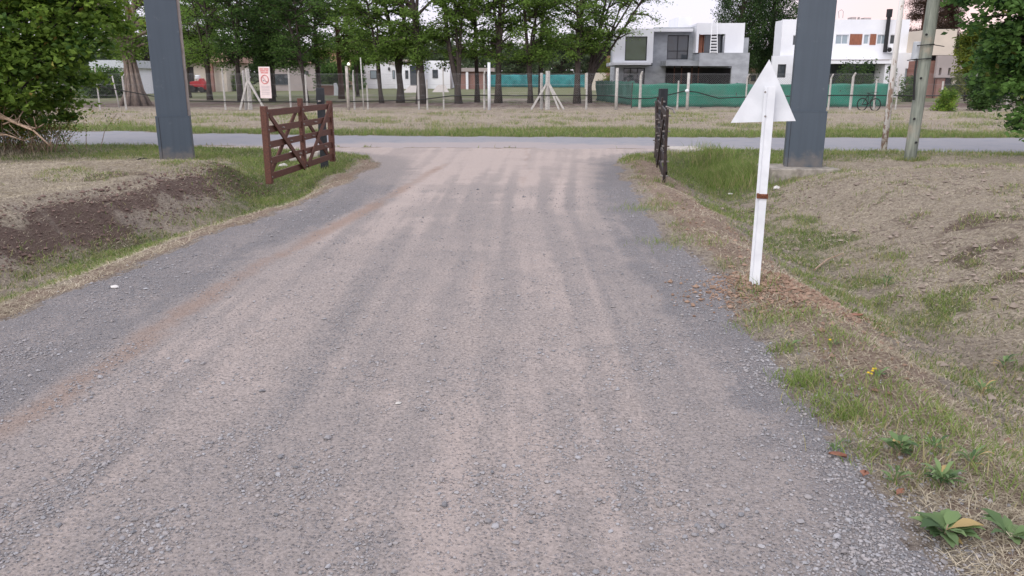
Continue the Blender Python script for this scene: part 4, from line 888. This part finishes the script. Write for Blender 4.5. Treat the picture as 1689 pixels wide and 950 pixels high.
# black cable slung along the fence
pts = [at(px, py, FY-.12) for px, py in ((-60, 138), (60, 140), (165, 143), (205, 150), (250, 158), (300, 166), (400, 168), (560, 168), (690, 165), (745, 158), (800, 157), (850, 158), (960, 157), (1010, 158), (1040, 163), (1075, 162), (1105, 156), (1130, 150), (1150, 152), (1185, 162), (1230, 160), (1320, 158), (1400, 157), (1520, 158), (1600, 158), (1760, 156))]
tag(MB().tube(pts, .028, 6, False).build('fence_cable', M['rubber'], smooth_=True), 'black cable slung sagging along the wire fence', 'cable')
def stdpole(px, top, base, Yd, r, m, name, label, cat='post', lean=0):
    b_ = at(px, base, Yd); zt = at(px, top, Yd).z; return tag(MB().tube([(b_.x, Yd, H(b_.x, Yd)-.05), (b_.x+lean*.5, Yd, zt*.5), (b_.x+lean, Yd, zt)], [r, r*.95, r*.9], 8).build(name, M[m], smooth_=True), label, cat)
stdpole(575, 109, 180, 42.9, .085, 'slab', 'wooden_post', 'brownish wooden post carrying the small bright lamp')
b_ = at(575, 108, 42.9); lm = thing('garden_lamp', (b_.x, 42.9, b_.z-.02), 'small bright lamp on top of the brownish wooden post', 'lamp')
MB().tube([(b_.x, 42.9, b_.z-.03), (b_.x, 42.9, b_.z+.02)], .07, 10).build('base', M['black'], lm)
me_, t_, bb = mat('lamp_glow'); bb.inputs['Emission Color'].default_value = (1, .95, .75, 1); bb.inputs['Emission Strength'].default_value = 2.5; bb.inputs['Base Color'].default_value = (.8, .8, .7, 1); M['lamp'] = me_
MB().tube([(b_.x, 42.9, b_.z+.02), (b_.x, 42.9, b_.z+.07), (b_.x, 42.9, b_.z+.14)], [.06, .075, .03], 10).build('bulb', M['lamp'], lm, smooth_=True)
stdpole(600, 95, 178, 42.6, .035, 'concrete', 'thin_pole', 'very thin pale pole right of the bright lamp post', lean=-.05)
stdpole(807, 103, 181, 42.8, .085, 'white', 'white_post', 'tall whitewashed post standing at the fence near the middle')
stdpole(1016, 112, 181, 42.8, .085, 'concrete', 'concrete_post', 'pale round post at the left end of the green screen')
stdpole(1133, 120, 181, 42.8, .08, 'concrete', 'concrete_post', 'pale post carrying a white insulator before the green screen')
c_ = at(1133.5, 150, 42.65); o = bpy.data.objects.new; mb = MB(); mb.tube([(c_.x, 42.7, c_.z-.09), (c_.x, 42.7, c_.z-.04), (c_.x, 42.7, c_.z+.05), (c_.x, 42.7, c_.z+.09)], [.03, .1, .1, .03], 10)
tag(mb.build('insulator', M['white'], smooth_=True), 'small white insulator fixed halfway up a fence post', 'insulator')
stdpole(393, 97, 168, 60, .03, 'concrete', 'thin_pole', 'thin pale pole left of the braced post by the board', lean=-.1)
stdpole(197, 124, 176, 46, .04, 'concrete', 'thin_pole', 'thin leaning stake between the left edge tree and the old ribbed tree', lean=-.2)
# warning board
bx0 = at(437, 135, 43.2); t = thing('warning_board', (bx0.x, 43.2, at(437, 161, 43.2).z), 'faded white warning board with red prohibition ring tied to the fence', 'sign')
zb_, zt_ = at(437, 162, 43.2).z, at(437, 110, 43.2).z; cx = bx0.x; hw = .30
MB().span(cx-hw, cx+hw, 43.2, 43.225, zb_, zt_).build('panel', M['signface'], t)
hgt = zt_-zb_
mb = MB()
for zf, ws_ in ((.93, ((-.24, -.05), (-.02, .24))), (.87, ((-.22, .05), (.08, .22))), (.81, ((-.18, -.02), (.0, .2)))):
    for (a, b) in ws_: mb.span(cx+a, cx+b, 43.192, 43.198, zb_+hgt*(zf-.018), zb_+hgt*(zf+.018))
mb.build('heading_print', M['signred'], t)
mb = MB(); cz = zb_+hgt*.6; ring = [(cx+.19*math.cos(a), 43.19, cz+.22*math.sin(a)) for a in np.linspace(0, 2*math.pi, 33)]
mb.tube(ring, .022, 6, False); mb.bar((cx-.13, 43.188, cz+.15), (cx+.13, 43.188, cz-.15), .012, .035, (0, 1, 0)); mb.build('prohibition_ring', M['signred'], t)
mb = MB(); mb.tube([(cx-.1, 43.186, cz-.06), (cx-.03, 43.186, cz-.04)], .032, 6); mb.tube([(cx+.03, 43.186, cz-.1), (cx+.09, 43.186, cz-.12)], .032, 6); mb.build('pictogram', M['signgrey'], t)
mb = MB()
for zf in (.38, .34, .29, .24, .18, .13):
    mb.span(cx-.2, cx+.22, 43.193, 43.198, zb_+hgt*(zf-.006), zb_+hgt*(zf+.006))
mb.build('small_print', M['signgrey'], t)

# ------------------------------------------------------------------ red machine behind the fence (small ride-on tractor) and bicycle
rx0 = at(328, 148, 88); t = thing('garden_tractor', (rx0.x, 88, H(rx0.x, 88)), 'small red machine with white seat parked by the porch', 'tractor'); X0 = rx0.x; g_ = H(X0, 88)
MB().poly([(X0-.85, 87.5, g_+.6), (X0+.55, 87.5, g_+.55), (X0+.6, 87.5, g_+1.0), (X0+.1, 87.5, g_+1.25), (X0-.8, 87.5, g_+1.1)], (0, .8, 0)).build('body', M['red'], t, bevel=.08)
MB().poly([(X0+.35, 87.45, g_+.3), (X0+.8, 87.45, g_+.3), (X0+.85, 87.45, g_+1.0), (X0+.55, 87.45, g_+1.5), (X0+.25, 87.45, g_+1.4)], (0, .9, 0)).build('hood', M['red'], t, bevel=.08)
MB().box((X0+.05, 87.9, g_+1.6), (.5, .5, .45)).build('seat', M['white'], t, bevel=.1)
for dx, r_ in ((-.55, .38), (.5, .3)):
    for yy in (87.35, 88.35): MB().tube([(X0+dx, yy, g_+r_), (X0+dx, yy+.18, g_+r_)], r_, 16).build('wheel', M['rubber'], t)
MB().tube([(X0-.1, 87.9, g_+1.2), (X0-.3, 87.9, g_+1.75)], .03, 6).build('steering_column', M['black'], t)
def bicycle():
    Yb = 42.4; c1 = at(1432, 173, Yb); c2 = at(1441, 174, Yb)
    t = thing('bicycle', (c1.x, Yb, H(c1.x, Yb)), 'dark bicycle leaning at the fence end of the green screen', 'bicycle'); g_ = H(c1.x, Yb); r_ = .31
    cs = [Vector((c1.x-.1, Yb+.5, g_+r_)), Vector((c1.x+.28, Yb-.2, g_+r_))]; ax = (cs[1]-cs[0]).normalized()
    for c_ in cs:
        ring = [c_+ax*math.cos(a)*r_+Vector((0, 0, 1))*math.sin(a)*r_ for a in np.linspace(0, 2*math.pi, 29)]
        w_ = MB().tube(ring, .028, 6, False).build('wheel', M['rubber'], t); mb = MB()
        for k in range(8): a = k*math.pi/4; mb.tube([c_, c_+ax*math.cos(a)*r_+Vector((0, 0, 1))*math.sin(a)*r_], .004, 3)
        mb.build('spokes', M['wire'], w_)
    s_ = cs[0].lerp(cs[1], .4)+Vector((0, 0, .5)); hd = cs[1]+Vector((0, 0, .5))-ax*.1; bb_ = cs[0].lerp(cs[1], .45)
    mb = MB(); [mb.tube([a, b], .018, 6) for a, b in ((cs[0], s_), (cs[0], bb_), (bb_, s_), (s_, hd), (bb_, hd), (hd, cs[1]))]; mb.build('frame', M['black'], t)
    MB().box(s_+Vector((0, 0, .08)), (.12, .22, .05)).build('saddle', M['rubber'], t, bevel=.015)
    side = ax.cross(Vector((0, 0, 1))); MB().tube([hd+side*.25+Vector((0, 0, .12)), hd+Vector((0, 0, .14)), hd-side*.25+Vector((0, 0, .12))], .014, 6).build('handlebar', M['black'], t)
bicycle()

# ------------------------------------------------------------------ gateway pillars
def pillar(cx, cy, w, d, ztop, zstep, label, ang, edge=None, base=None, zb=0):
    t = thing('gateway_pillar', (cx, cy, zb), label, 'pillar'); Mz = Matrix.Rotation(ang, 3, 'Z')
    def bx(part, dx, dy, sx, sy, z0, z1, m, bev=.006): return MB().box(Vector((cx, cy, (z0+z1)/2))+Mz @ Vector((dx, dy, 0)), (sx, sy, z1-z0), Mz).build(part, M[m], t, bevel=bev)
    bx('base_cladding', 0, 0, w, d, zb-.1, zstep, 'clad'); bx('shaft', 0, 0, w-.05, d-.05, zstep, ztop, 'clad')
    bx('flashing', 0, 0, w+.006, d+.006, zstep-.012, zstep+.004, 'clad', 0)
    for z in (zb+3.05,): bx('seam', 0, 0, w-.044, d-.044, z, z+.008, 'frame', 0)
    if edge: bx('edge_panel', edge*(w/2-.02), .02, .05, d-.09, zstep+.006, ztop-.05, 'clad_edge', 0)
    MB().bar(Vector((cx, cy, zb+.0))+Mz @ Vector((-w/2-.002+.06, -d/2-.003, .0)), Vector((cx, cy, zstep-.02))+Mz @ Vector((-w/2-.002+.06, -d/2-.003, 0)), .006, .006).build('joint', M['frame'], t)
    return t
zl = H(-6.75, 15.9)
pl = at(289, 264, 15.75); pillar(pl.x-.03, 15.95, .62, .40, 5.2, at(289, 192, 15.75).z, 'slate blue clad gateway pillar at the left beside the dark soil bank', R(17), edge=1, zb=H(pl.x, 15.9))
pr_ = at(1328, 277, 14.5); zbr = pr_.z
pillar(pr_.x+.03, 14.75, .66, .42, 5.2, at(1328, 184, 14.5).z, 'slate blue clad gateway pillar at the right standing on a concrete footing', R(-15), zb=zbr)
a = at(1274, 280, 14.3); b = at(1385, 280, 14.3)
MB_ = MB().span(a.x-.02, b.x, 14.22, 15.2, zbr-.35, zbr+.01); tag(MB_.build('concrete_footing', M['foot'], bevel=.02), 'low rough concrete footing slab under the right gateway pillar', 'footing')
# culvert end
a = at(1098, 246, 18.6); b = at(1147, 246, 18.6); tag(MB().span(a.x, b.x, 17.75, 18.55, -.4, .09).build('culvert_headwall', M['slab'], bevel=.03), 'broken concrete culvert end at the road side behind the right gate', 'culvert')
a = at(500, 250, 17.6); tag(MB().span(a.x-.3, a.x+.35, 17.5, 17.8, -.25, .06).build('culvert_headwall', M['slab'], bevel=.03), 'small pale concrete culvert end behind the left gate', 'culvert')

# ------------------------------------------------------------------ timber gates
def gate(A0, A1, z0n, z0f, hN, hF, wood, label, sw=.10, offs=1):
    """A0 near end, A1 hinge end"""
    p0 = Vector((A0[0], A0[1], 0)); p1 = Vector((A1[0], A1[1], 0)); d = (p1-p0).normalized(); s_ = d.cross(Vector((0, 0, 1)))*offs
    t = thing('timber_gate', (A1[0], A1[1], z0f), label, 'gate', 'timber ranch gates standing open')
    L_ = (p1-p0).length
    def P(f, g, o=0): # along, up fraction
        zb = z0n+(z0f-z0n)*f; hh = hN+(hF-hN)*f; q = p0+d*L_*f+s_*o; return Vector((q.x, q.y, zb+hh*g))
    for f in (0, 1): MB().bar(P(f, 0), P(f, 1), sw, min(.09, sw*1.3), tuple(d)).build('stile', M[wood], t, bevel=.008)
    MB().bar(P(.5, .06), P(.5, 1.07), sw*.75, .09, tuple(d)).build('middle_stile', M[wood], t, bevel=.008)
    for g in (.91, .70, .50, .29, .09): MB().bar(P(0, g), P(1, g), .028, .105, (0, 0, 1)).build('rail', M[wood], t, bevel=.004)
    for (f0, g0, f1, g1, o) in ((0.03, .88, .47, .06, .045), (.47, .90, .05, .10, -.045), (.97, .92, .52, .08, .045), (.53, .9, .97, .1, -.045)):
        MB().bar(P(f0, g0, o), P(f1, g1, o), .024, .085, (0, 0, 1)).build('brace', M[wood], t, bevel=.004)
    for f in (0, .5, 1):
        for g in (.91, .70, .50, .29, .09): MB().tube([P(f, g, -.06), P(f, g, .06)], .013, 6).build('bolt', M['bolt'], t)
    for f, g in ((.2, .70), (.3, .5), (.42, .29), (.7, .7), (.65, .5), (.85, .29)): MB().tube([P(f, g, -.064), P(f, g, .064)], .010, 6).build('bolt', M['bolt'], t)
    return t
gN = at(445, 303, 12.5); gF = at(549, 268, 15.7)
gN.z = max(gN.z, H(gN.x, 12.5)-.02)
gate((gN.x, 12.5), (gF.x, 15.7), gN.z, gF.z+.02, at(431, 175, 12.5).z-gN.z, at(541, 166, 15.7).z-gF.z-.02, 'gatewood', 'reddish brown timber gate standing open on the left, seen at an angle', offs=1)
def gpost(px, Yd, ptop, pbase, w, label):
    b_ = at(px, pbase, Yd); zt = at(px, ptop, Yd).z; g_ = H(b_.x, Yd); t = thing('gate_post', (b_.x, Yd, g_), label, 'post')
    MB().box((b_.x, Yd, (g_-.2+zt)/2), (w, w, zt-g_+.2), Matrix.Rotation(.15, 3, 'Z')).build('post_body', M['blackpost'], t, bevel=.008)
    MB().box((b_.x, Yd-w*.5-.03, zt-.25), (.05, .06, .03)).build('hinge', M['bolt'], t); MB().box((b_.x, Yd-w*.5-.03, .25), (.05, .06, .03)).build('hinge', M['bolt'], t)
gpost(535, 16.1, 145, 265, .15, 'square charcoal post carrying the left timber gate')
gpost(1089, 16.2, 146, 255, .15, 'square charcoal post carrying the right timber gate')
qN = at(1095, 303, 12.45); qF = at(1080, 258, 15.9)
gate((qN.x, 12.45), (qF.x, 15.85), qN.z+.02, qF.z-.02, at(1093, 182, 12.45).z-qN.z, at(1078, 158, 15.9).z-qF.z, 'gatedark', 'dark timber gate standing open on the right, seen almost edge on', .045, offs=-1)
mb = MB(); p_ = at(1098, 176, 15.9); mb.tube([p_, p_+Vector((.12, -.1, -.04)), p_+Vector((.16, -.12, -.12))], .02, 6); tag(mb.build('latch_chain', M['bolt']), 'pale latch hardware hanging at the right gate post', 'latch')

# ------------------------------------------------------------------ arrow sign
Ys = gp(1247, 469)[1]; pb = at(1247, 467, Ys); t = thing('arrow_sign', (pb.x, Ys, H(pb.x, Ys)), 'white triangular sign seen from behind on a white pole with rusty clamp', 'sign')
zt = at(1266, 143, Ys).z
Mz = Matrix.Rotation(R(-12), 3, 'Z')
# angle-iron pole: two flanges and a narrow return
mbp = MB(); c0 = Vector((pb.x, Ys, 0)); zc_ = (H(pb.x, Ys)-.1+zt)/2; hz = zt-H(pb.x, Ys)+.1
mbp.box(c0+Mz @ Vector((.001, 0, 0))+Vector((0, 0, zc_)), (.050, .006, hz), Mz); mbp.box(c0+Mz @ Vector((-.024, .028, 0))+Vector((0, 0, zc_)), (.006, .050, hz), Mz)
mbp.box(c0+Mz @ Vector((-.034, .052, 0))+Vector((0, 0, zc_)), (.024, .005, hz), Mz)
mbp.build('pole', M['white'], t, bevel=.0015)
ap = at(1269, 98, Ys+.07); bl = at(1205.5, 202.5, Ys+.07); br = at(1312.5, 199.5, Ys+.07)
MB().poly([bl, br, ap], (0, .003, 0)).build('triangular_plate', M['white'], t)
for py in (152, 192): p_ = at(1262, py, Ys-.004); MB().tube([p_, p_+Vector((0, -.006, 0))], .008, 6).build('bolt', M['bolt'], t)
cl = at(1252.5, 324, Ys-.01); MB().box((pb.x-.003, Ys+.012, cl.z), (.078, .055, .034), Mz).build('clamp', M['rust'], t, bevel=.004)
MB().tube([(pb.x-.01, Ys-.03, cl.z), (pb.x-.01, Ys-.02, cl.z)], .012, 6).build('bolt', M['rust'], t)

# ------------------------------------------------------------------ utility pole and thin post
ub = at(1499, 273, 15.25); utt = at(1541, -5, 15.25); t = thing('utility_pole', (ub.x, 15.25, H(ub.x, 15.25)), 'greenish weathered wooden utility pole leaning right with grey meter box', 'pole')
top = ub+(utt-ub)*1.6; pts = [ub+Vector((0, 0, -.3))]+[ub.lerp(top, f) for f in (.1, .3, .5, .75, 1)]
MB().tube(pts, [.112, .108, .108, .11, .108, .105], 16).build('pole_shaft', M['pole'], t, smooth_=True)
for (px, py) in ((1528, 57), (1519, 129), (1511, 235), (1508, 196)): p_ = at(px, py, 15.12); MB().tube([p_, p_+Vector((0, -.02, 0))], [.024, .018], 8).build('knot', M['rubber'], t)
bx_ = at(1516, 84, 15.42); MB().tube([(bx_.x, 15.45, at(1516, 99, 15.4).z), (bx_.x+.02, 15.45, at(1516, 69, 15.4).z)], [.115, .12], 12).build('meter_box', M['meter'], t, bevel=.01)
for py, dx in ((74, 1), (97, -1)):
    c_ = at(1527 if py == 74 else 1523, py, 15.25)
    ring = [c_+Vector((.14*math.cos(a), .14*math.sin(a), .01*math.cos(a))) for a in np.linspace(0, 2*math.pi, 21)]
    mb = MB(); mb.tube(ring, .009, 5, False); mb.tube([c_+Vector((dx*.13, -.03, 0)), c_+Vector((dx*.32, -.05, -.03))], .008, 5); mb.build('steel_band', M['black'], t)
MB().tube([at(1512, 99, 15.2), at(1509, 120, 15.15), at(1507, 165, 15.15)], .02, 6).build('pole_cable', M['rubber'], t)
wb = at(1457, 251, 17.3); wt = at(1488, -4, 17.3); t = thing('lamp_column', (wb.x, 17.3, H(wb.x, 17.3)), 'thin white column with peeling paint left of the utility pole', 'column'); 
MB().tube([wb+Vector((0, 0, -.1)), wb.lerp(wt, .5), wb+(wt-wb)*1.5], [.067, .060, .05], 12).build('column_shaft', M['peel'], t, smooth_=True)
MB().tube([wb+Vector((0, 0, -.05)), wb+Vector((0, 0, .05))], [.16, .12], 10).build('column_foot', M['slab'], t)

# ------------------------------------------------------------------ small plants and debris on the near right
def rosette(x, y, n_, ln, wd, up, label, name='weed_plant', stalk=0, dryp=.03, flowers=0):
    g_ = H(x, y); t = thing(name, (x, y, g_), label, 'weed'); V_ = []; F_ = []; c_ = []
    for k in range(n_):
        a = k*2.4+rnd.uniform(-.3, .3); l_ = ln*rnd.uniform(.55, 1.15); w_ = wd*rnd.uniform(.7, 1.2); lift = up*rnd.uniform(.3, 1.3); b0 = len(V_); zr = .0+stalk*rnd.random()
        d = Vector((math.cos(a), math.sin(a), 0)); s_ = Vector((-d.y, d.x, 0)); tn = rnd.random(); dy_ = 1.0*(rnd.random() < dryp)
        m_ = 7
        for i in range(m_):
            f = i/(m_-1); wv = (w_*.5*max(.10, math.sin(math.pi*max(0, (f-.18)/.82)**.75)) if f > .18 else w_*.06)*(1+.12*math.sin(i*2.7+k)) if i < m_-1 else .002; zz = zr+.006+l_*lift*math.sin(f*1.9)+rnd.uniform(-.002, .002)
            c0_ = Vector((x, y, g_))+d*l_*f+Vector((0, 0, zz)); V_ += [c0_-s_*wv+Vector((0, 0, wv*.35)), c0_, c0_+s_*wv+Vector((0, 0, wv*.35))]; c_ += [(tn, dy_, 0, 1)]*3
            if i: q = b0+3*(i-1); F_ += [(q, q+1, q+4, q+3), (q+1, q+2, q+5, q+4)]
    np_mesh('leaves', np.array([tuple(v) for v in V_]), np.array(F_), M['weed'], t, cols=np.array(c_), flat=False)
    if stalk: MB().tube([(x, y, g_-.01), (x+.01, y, g_+stalk+.02)], [.004, .002], 5).build('stem', M['drywood'], t)
    if flowers:
        for k in range(flowers): xx, yy = x+rnd.uniform(-.07, .07), y+rnd.uniform(-.05, .05); MB().tube([(xx, yy, g_+.025), (xx, yy, g_+.03)], [.009, .006], 7).build('flower_head', M['yellow'], t)
W_ = [(1556, 885, 24, .12, .050, .32, 'largest broad leaved weed with yellowing leaves at the bottom right', .03), (1552, 803, 34, .08, .020, .6, 'bright green upright rosette above the largest weed', .03), (1482, 752, 20, .085, .034, .5, 'leafy weed with reddish stem left of the bright rosette', .05),
      (1376, 745, 9, .05, .012, .8, 'small spiky tuft beside the brown fallen leaf', 0), (1475, 800, 8, .07, .018, .9, 'thin leaved weed below the reddish stemmed weed', .03), (1665, 888, 12, .10, .042, .4, 'broad leaved weed cut by the right edge of the photo', .0),
      (1600, 770, 12, .07, .014, .7, 'dull green weed clump right of the bright rosette', .03), (1540, 745, 12, .06, .014, .8, 'dull green weed clump above the bright rosette', .02), (1655, 610, 14, .09, .02, .7, 'dark weed clump in the ditch at the right edge', .05), (1460, 480, 14, .10, .015, .8, 'weedy clump in the ditch right of the sign pole', .1),
      (1305, 572, 10, .07, .014, .6, 'small flat weed at the gravel edge below the sign', 0), (1620, 650, 12, .08, .014, .8, 'weed clump low in the right ditch', .03)]
for (px, py, n_, ln, wd, up, lab, stl) in W_:
    x, y = gp(px, py); tag(rosette(x, y, n_, ln, wd, up, lab, stalk=stl) or bpy.data.objects[-1]) if False else rosette(x, y, n_, ln, wd, up, lab, stalk=stl)
x, y = gp(1450, 620); rosette(x, y, 9, .06, .016, .5, 'low weed with small yellow flowers on the ditch shoulder', flowers=5)
x, y = gp(1375, 570); rosette(x, y, 7, .05, .014, .5, 'tiny weed with a yellow flower below the sign mound', flowers=1)
# grass growing up round the feet of posts and pillars
fx = []; fy = []
for (cx, cy, rr_, n_) in ((pl.x, 15.95, .42, 900), (pr_.x, 14.3, .5, 500), (ub.x, 15.25, .2, 500), (wb.x, 17.3, .16, 350), (at(535, 262, 16.1).x, 16.1, .17, 300), (at(1089, 255, 16.2).x, 16.2, .17, 300), (pb.x, Ys, .11, 60), (gN.x, 12.5, .14, 160), (qN.x, 12.45, .12, 120)):
    a_ = rng.uniform(0, 6.28, n_); q_ = rr_*(1+np.abs(rng.normal(0, .35, n_))); fx.append(cx+np.cos(a_)*q_); fy.append(cy+np.sin(a_)*q_*.8)
fx = np.concatenate(fx); fy = np.concatenate(fy); n = len(fx); h = rng.uniform(.03, .13, n)
blades('grass', fx, fy, h, rng.uniform(.004, .008, n), h*rng.uniform(.3, 1.1, n), rng.uniform(.1, .9, n), (rng.random(n) < .35)*.8, M['grass'], 'grass grown up around the feet of pillars and posts', 'grass')
# denser long tufts on the gravel shoulder
xx = []; yy = []
for (px, py, sx, n_) in ((1330, 632, .08, 420), (1375, 672, .10, 380), (1400, 690, .06, 160), (1290, 580, .05, 100), (1120, 400, .2, 300), (1070, 345, .2, 300), (1435, 745, .08, 160), (1560, 745, .12, 220), (1640, 745, .15, 260), (1500, 700, .1, 120), (1250, 540, .1, 150), (1320, 520, .12, 200), (1380, 560, .12, 200), (1460, 640, .12, 260), (1540, 690, .12, 260), (1660, 800, .1, 150)):
    x, y = gp(px, py); xx.append(x+rng.normal(0, sx, n_)); yy.append(y+rng.normal(0, sx*.9, n_))
xx = np.concatenate(xx); yy = np.concatenate(yy); n = len(xx); h = rng.uniform(.02, .085, n)
blades('grass', xx, yy, h, rng.uniform(.003, .006, n), h*rng.uniform(.3, 1.3, n), rng.uniform(.3, 1, n), (rng.random(n) < .15)*.8, M['grass'], 'scattered bright grass tufts on the gravel shoulder at the right', 'grass')
def dead_leaf(px, py, l_, w_, a, label):
    x, y = gp(px, py); g_ = H(x, y)+.012; mb = MB(); n_ = 8; rows = []
    for i in range(n_):
        f = i/(n_-1); wv = w_*math.sin(math.pi*f)*.5+.001; c0_ = Vector((x, y, g_))+Vector((math.cos(a), math.sin(a), 0))*l_*(f-.5); s_ = Vector((-math.sin(a), math.cos(a), 0)); b0 = len(mb.v)
        mb.v += [c0_-s_*wv+Vector((0, 0, .010)), c0_+Vector((0, 0, .003*math.sin(f*5))), c0_+s_*wv+Vector((0, 0, .012))]
        if i: q = b0-3; mb.f += [[q, q+1, q+4, q+3], [q+1, q+2, q+5, q+4]]
    o = mb.build('fallen_leaf', M['deadleaf'], smooth_=True); sm = o.modifiers.new('thickness', 'SOLIDIFY'); sm.thickness = .0012
    tag(o, label, 'leaf', 'brown fallen leaves on the gravel edge')
dead_leaf(1381, 756, .075, .034, R(-20), 'brown fallen leaf furthest left on the gravel edge'); dead_leaf(1425, 787, .05, .036, R(60), 'pale brown fallen leaf right of and below the leftmost leaf'); dead_leaf(1484, 818, .06, .026, R(40), 'dark brown fallen leaf nearest the largest weed')
dead_leaf(1412, 523, .11, .05, R(10), 'brown fallen leaf on the ditch shoulder past the sign mound')
def stone(px, py, r_, m, label, flatk=.5):
    x, y = gp(px, py); k = ICO_V*(1+rng.uniform(-.25, .25, (12, 1)))*np.array([1.2, .9, flatk])*r_+np.array([x, y, H(x, y)+r_*.25])
    tag(np_mesh('stone', k, ICO_F, M[m]), label, 'stone')
stone(190, 475, .035, 'stonewhite', 'flat white stone on the left gravel shoulder'); stone(657, 666, .016, 'concrete', 'pale round pebble lying in the middle of the drive'); stone(1205, 321, .05, 'stonewhite', 'small white stone in the grass of the right ditch')
stone(1283, 292, .06, 'stonewhite', 'whitish rubble lump at the left corner of the pillar footing', .7); stone(468, 275, .10, 'stonewhite', 'white rubble piece seen through the left gate')
pts = [Vector((*gp(px, py), 0)) for px, py in ((1343, 448), (1365, 432), (1392, 418))]
pts = [Vector((p_.x, p_.y, H(p_.x, p_.y)+.03)) for p_ in pts]; tag(MB().tube(pts, [.01, .008, .004], 5).build('stick', M['drywood']), 'thin dry stick lying across the right ditch', 'stick')
pts = [Vector((*gp(205+26*(1+math.cos(a)), 271+4.5*math.sin(a)), 0)) for a in np.linspace(.6, 5.5, 14)]
pts = [Vector((p_.x, p_.y, H(p_.x, p_.y)+.03+.02*i%3*.01)) for i, p_ in enumerate(pts)]; tag(MB().tube(pts, .012, 5).build('hose', M['rubber']), 'loop of thin black hose lying on top of the left bank', 'hose')
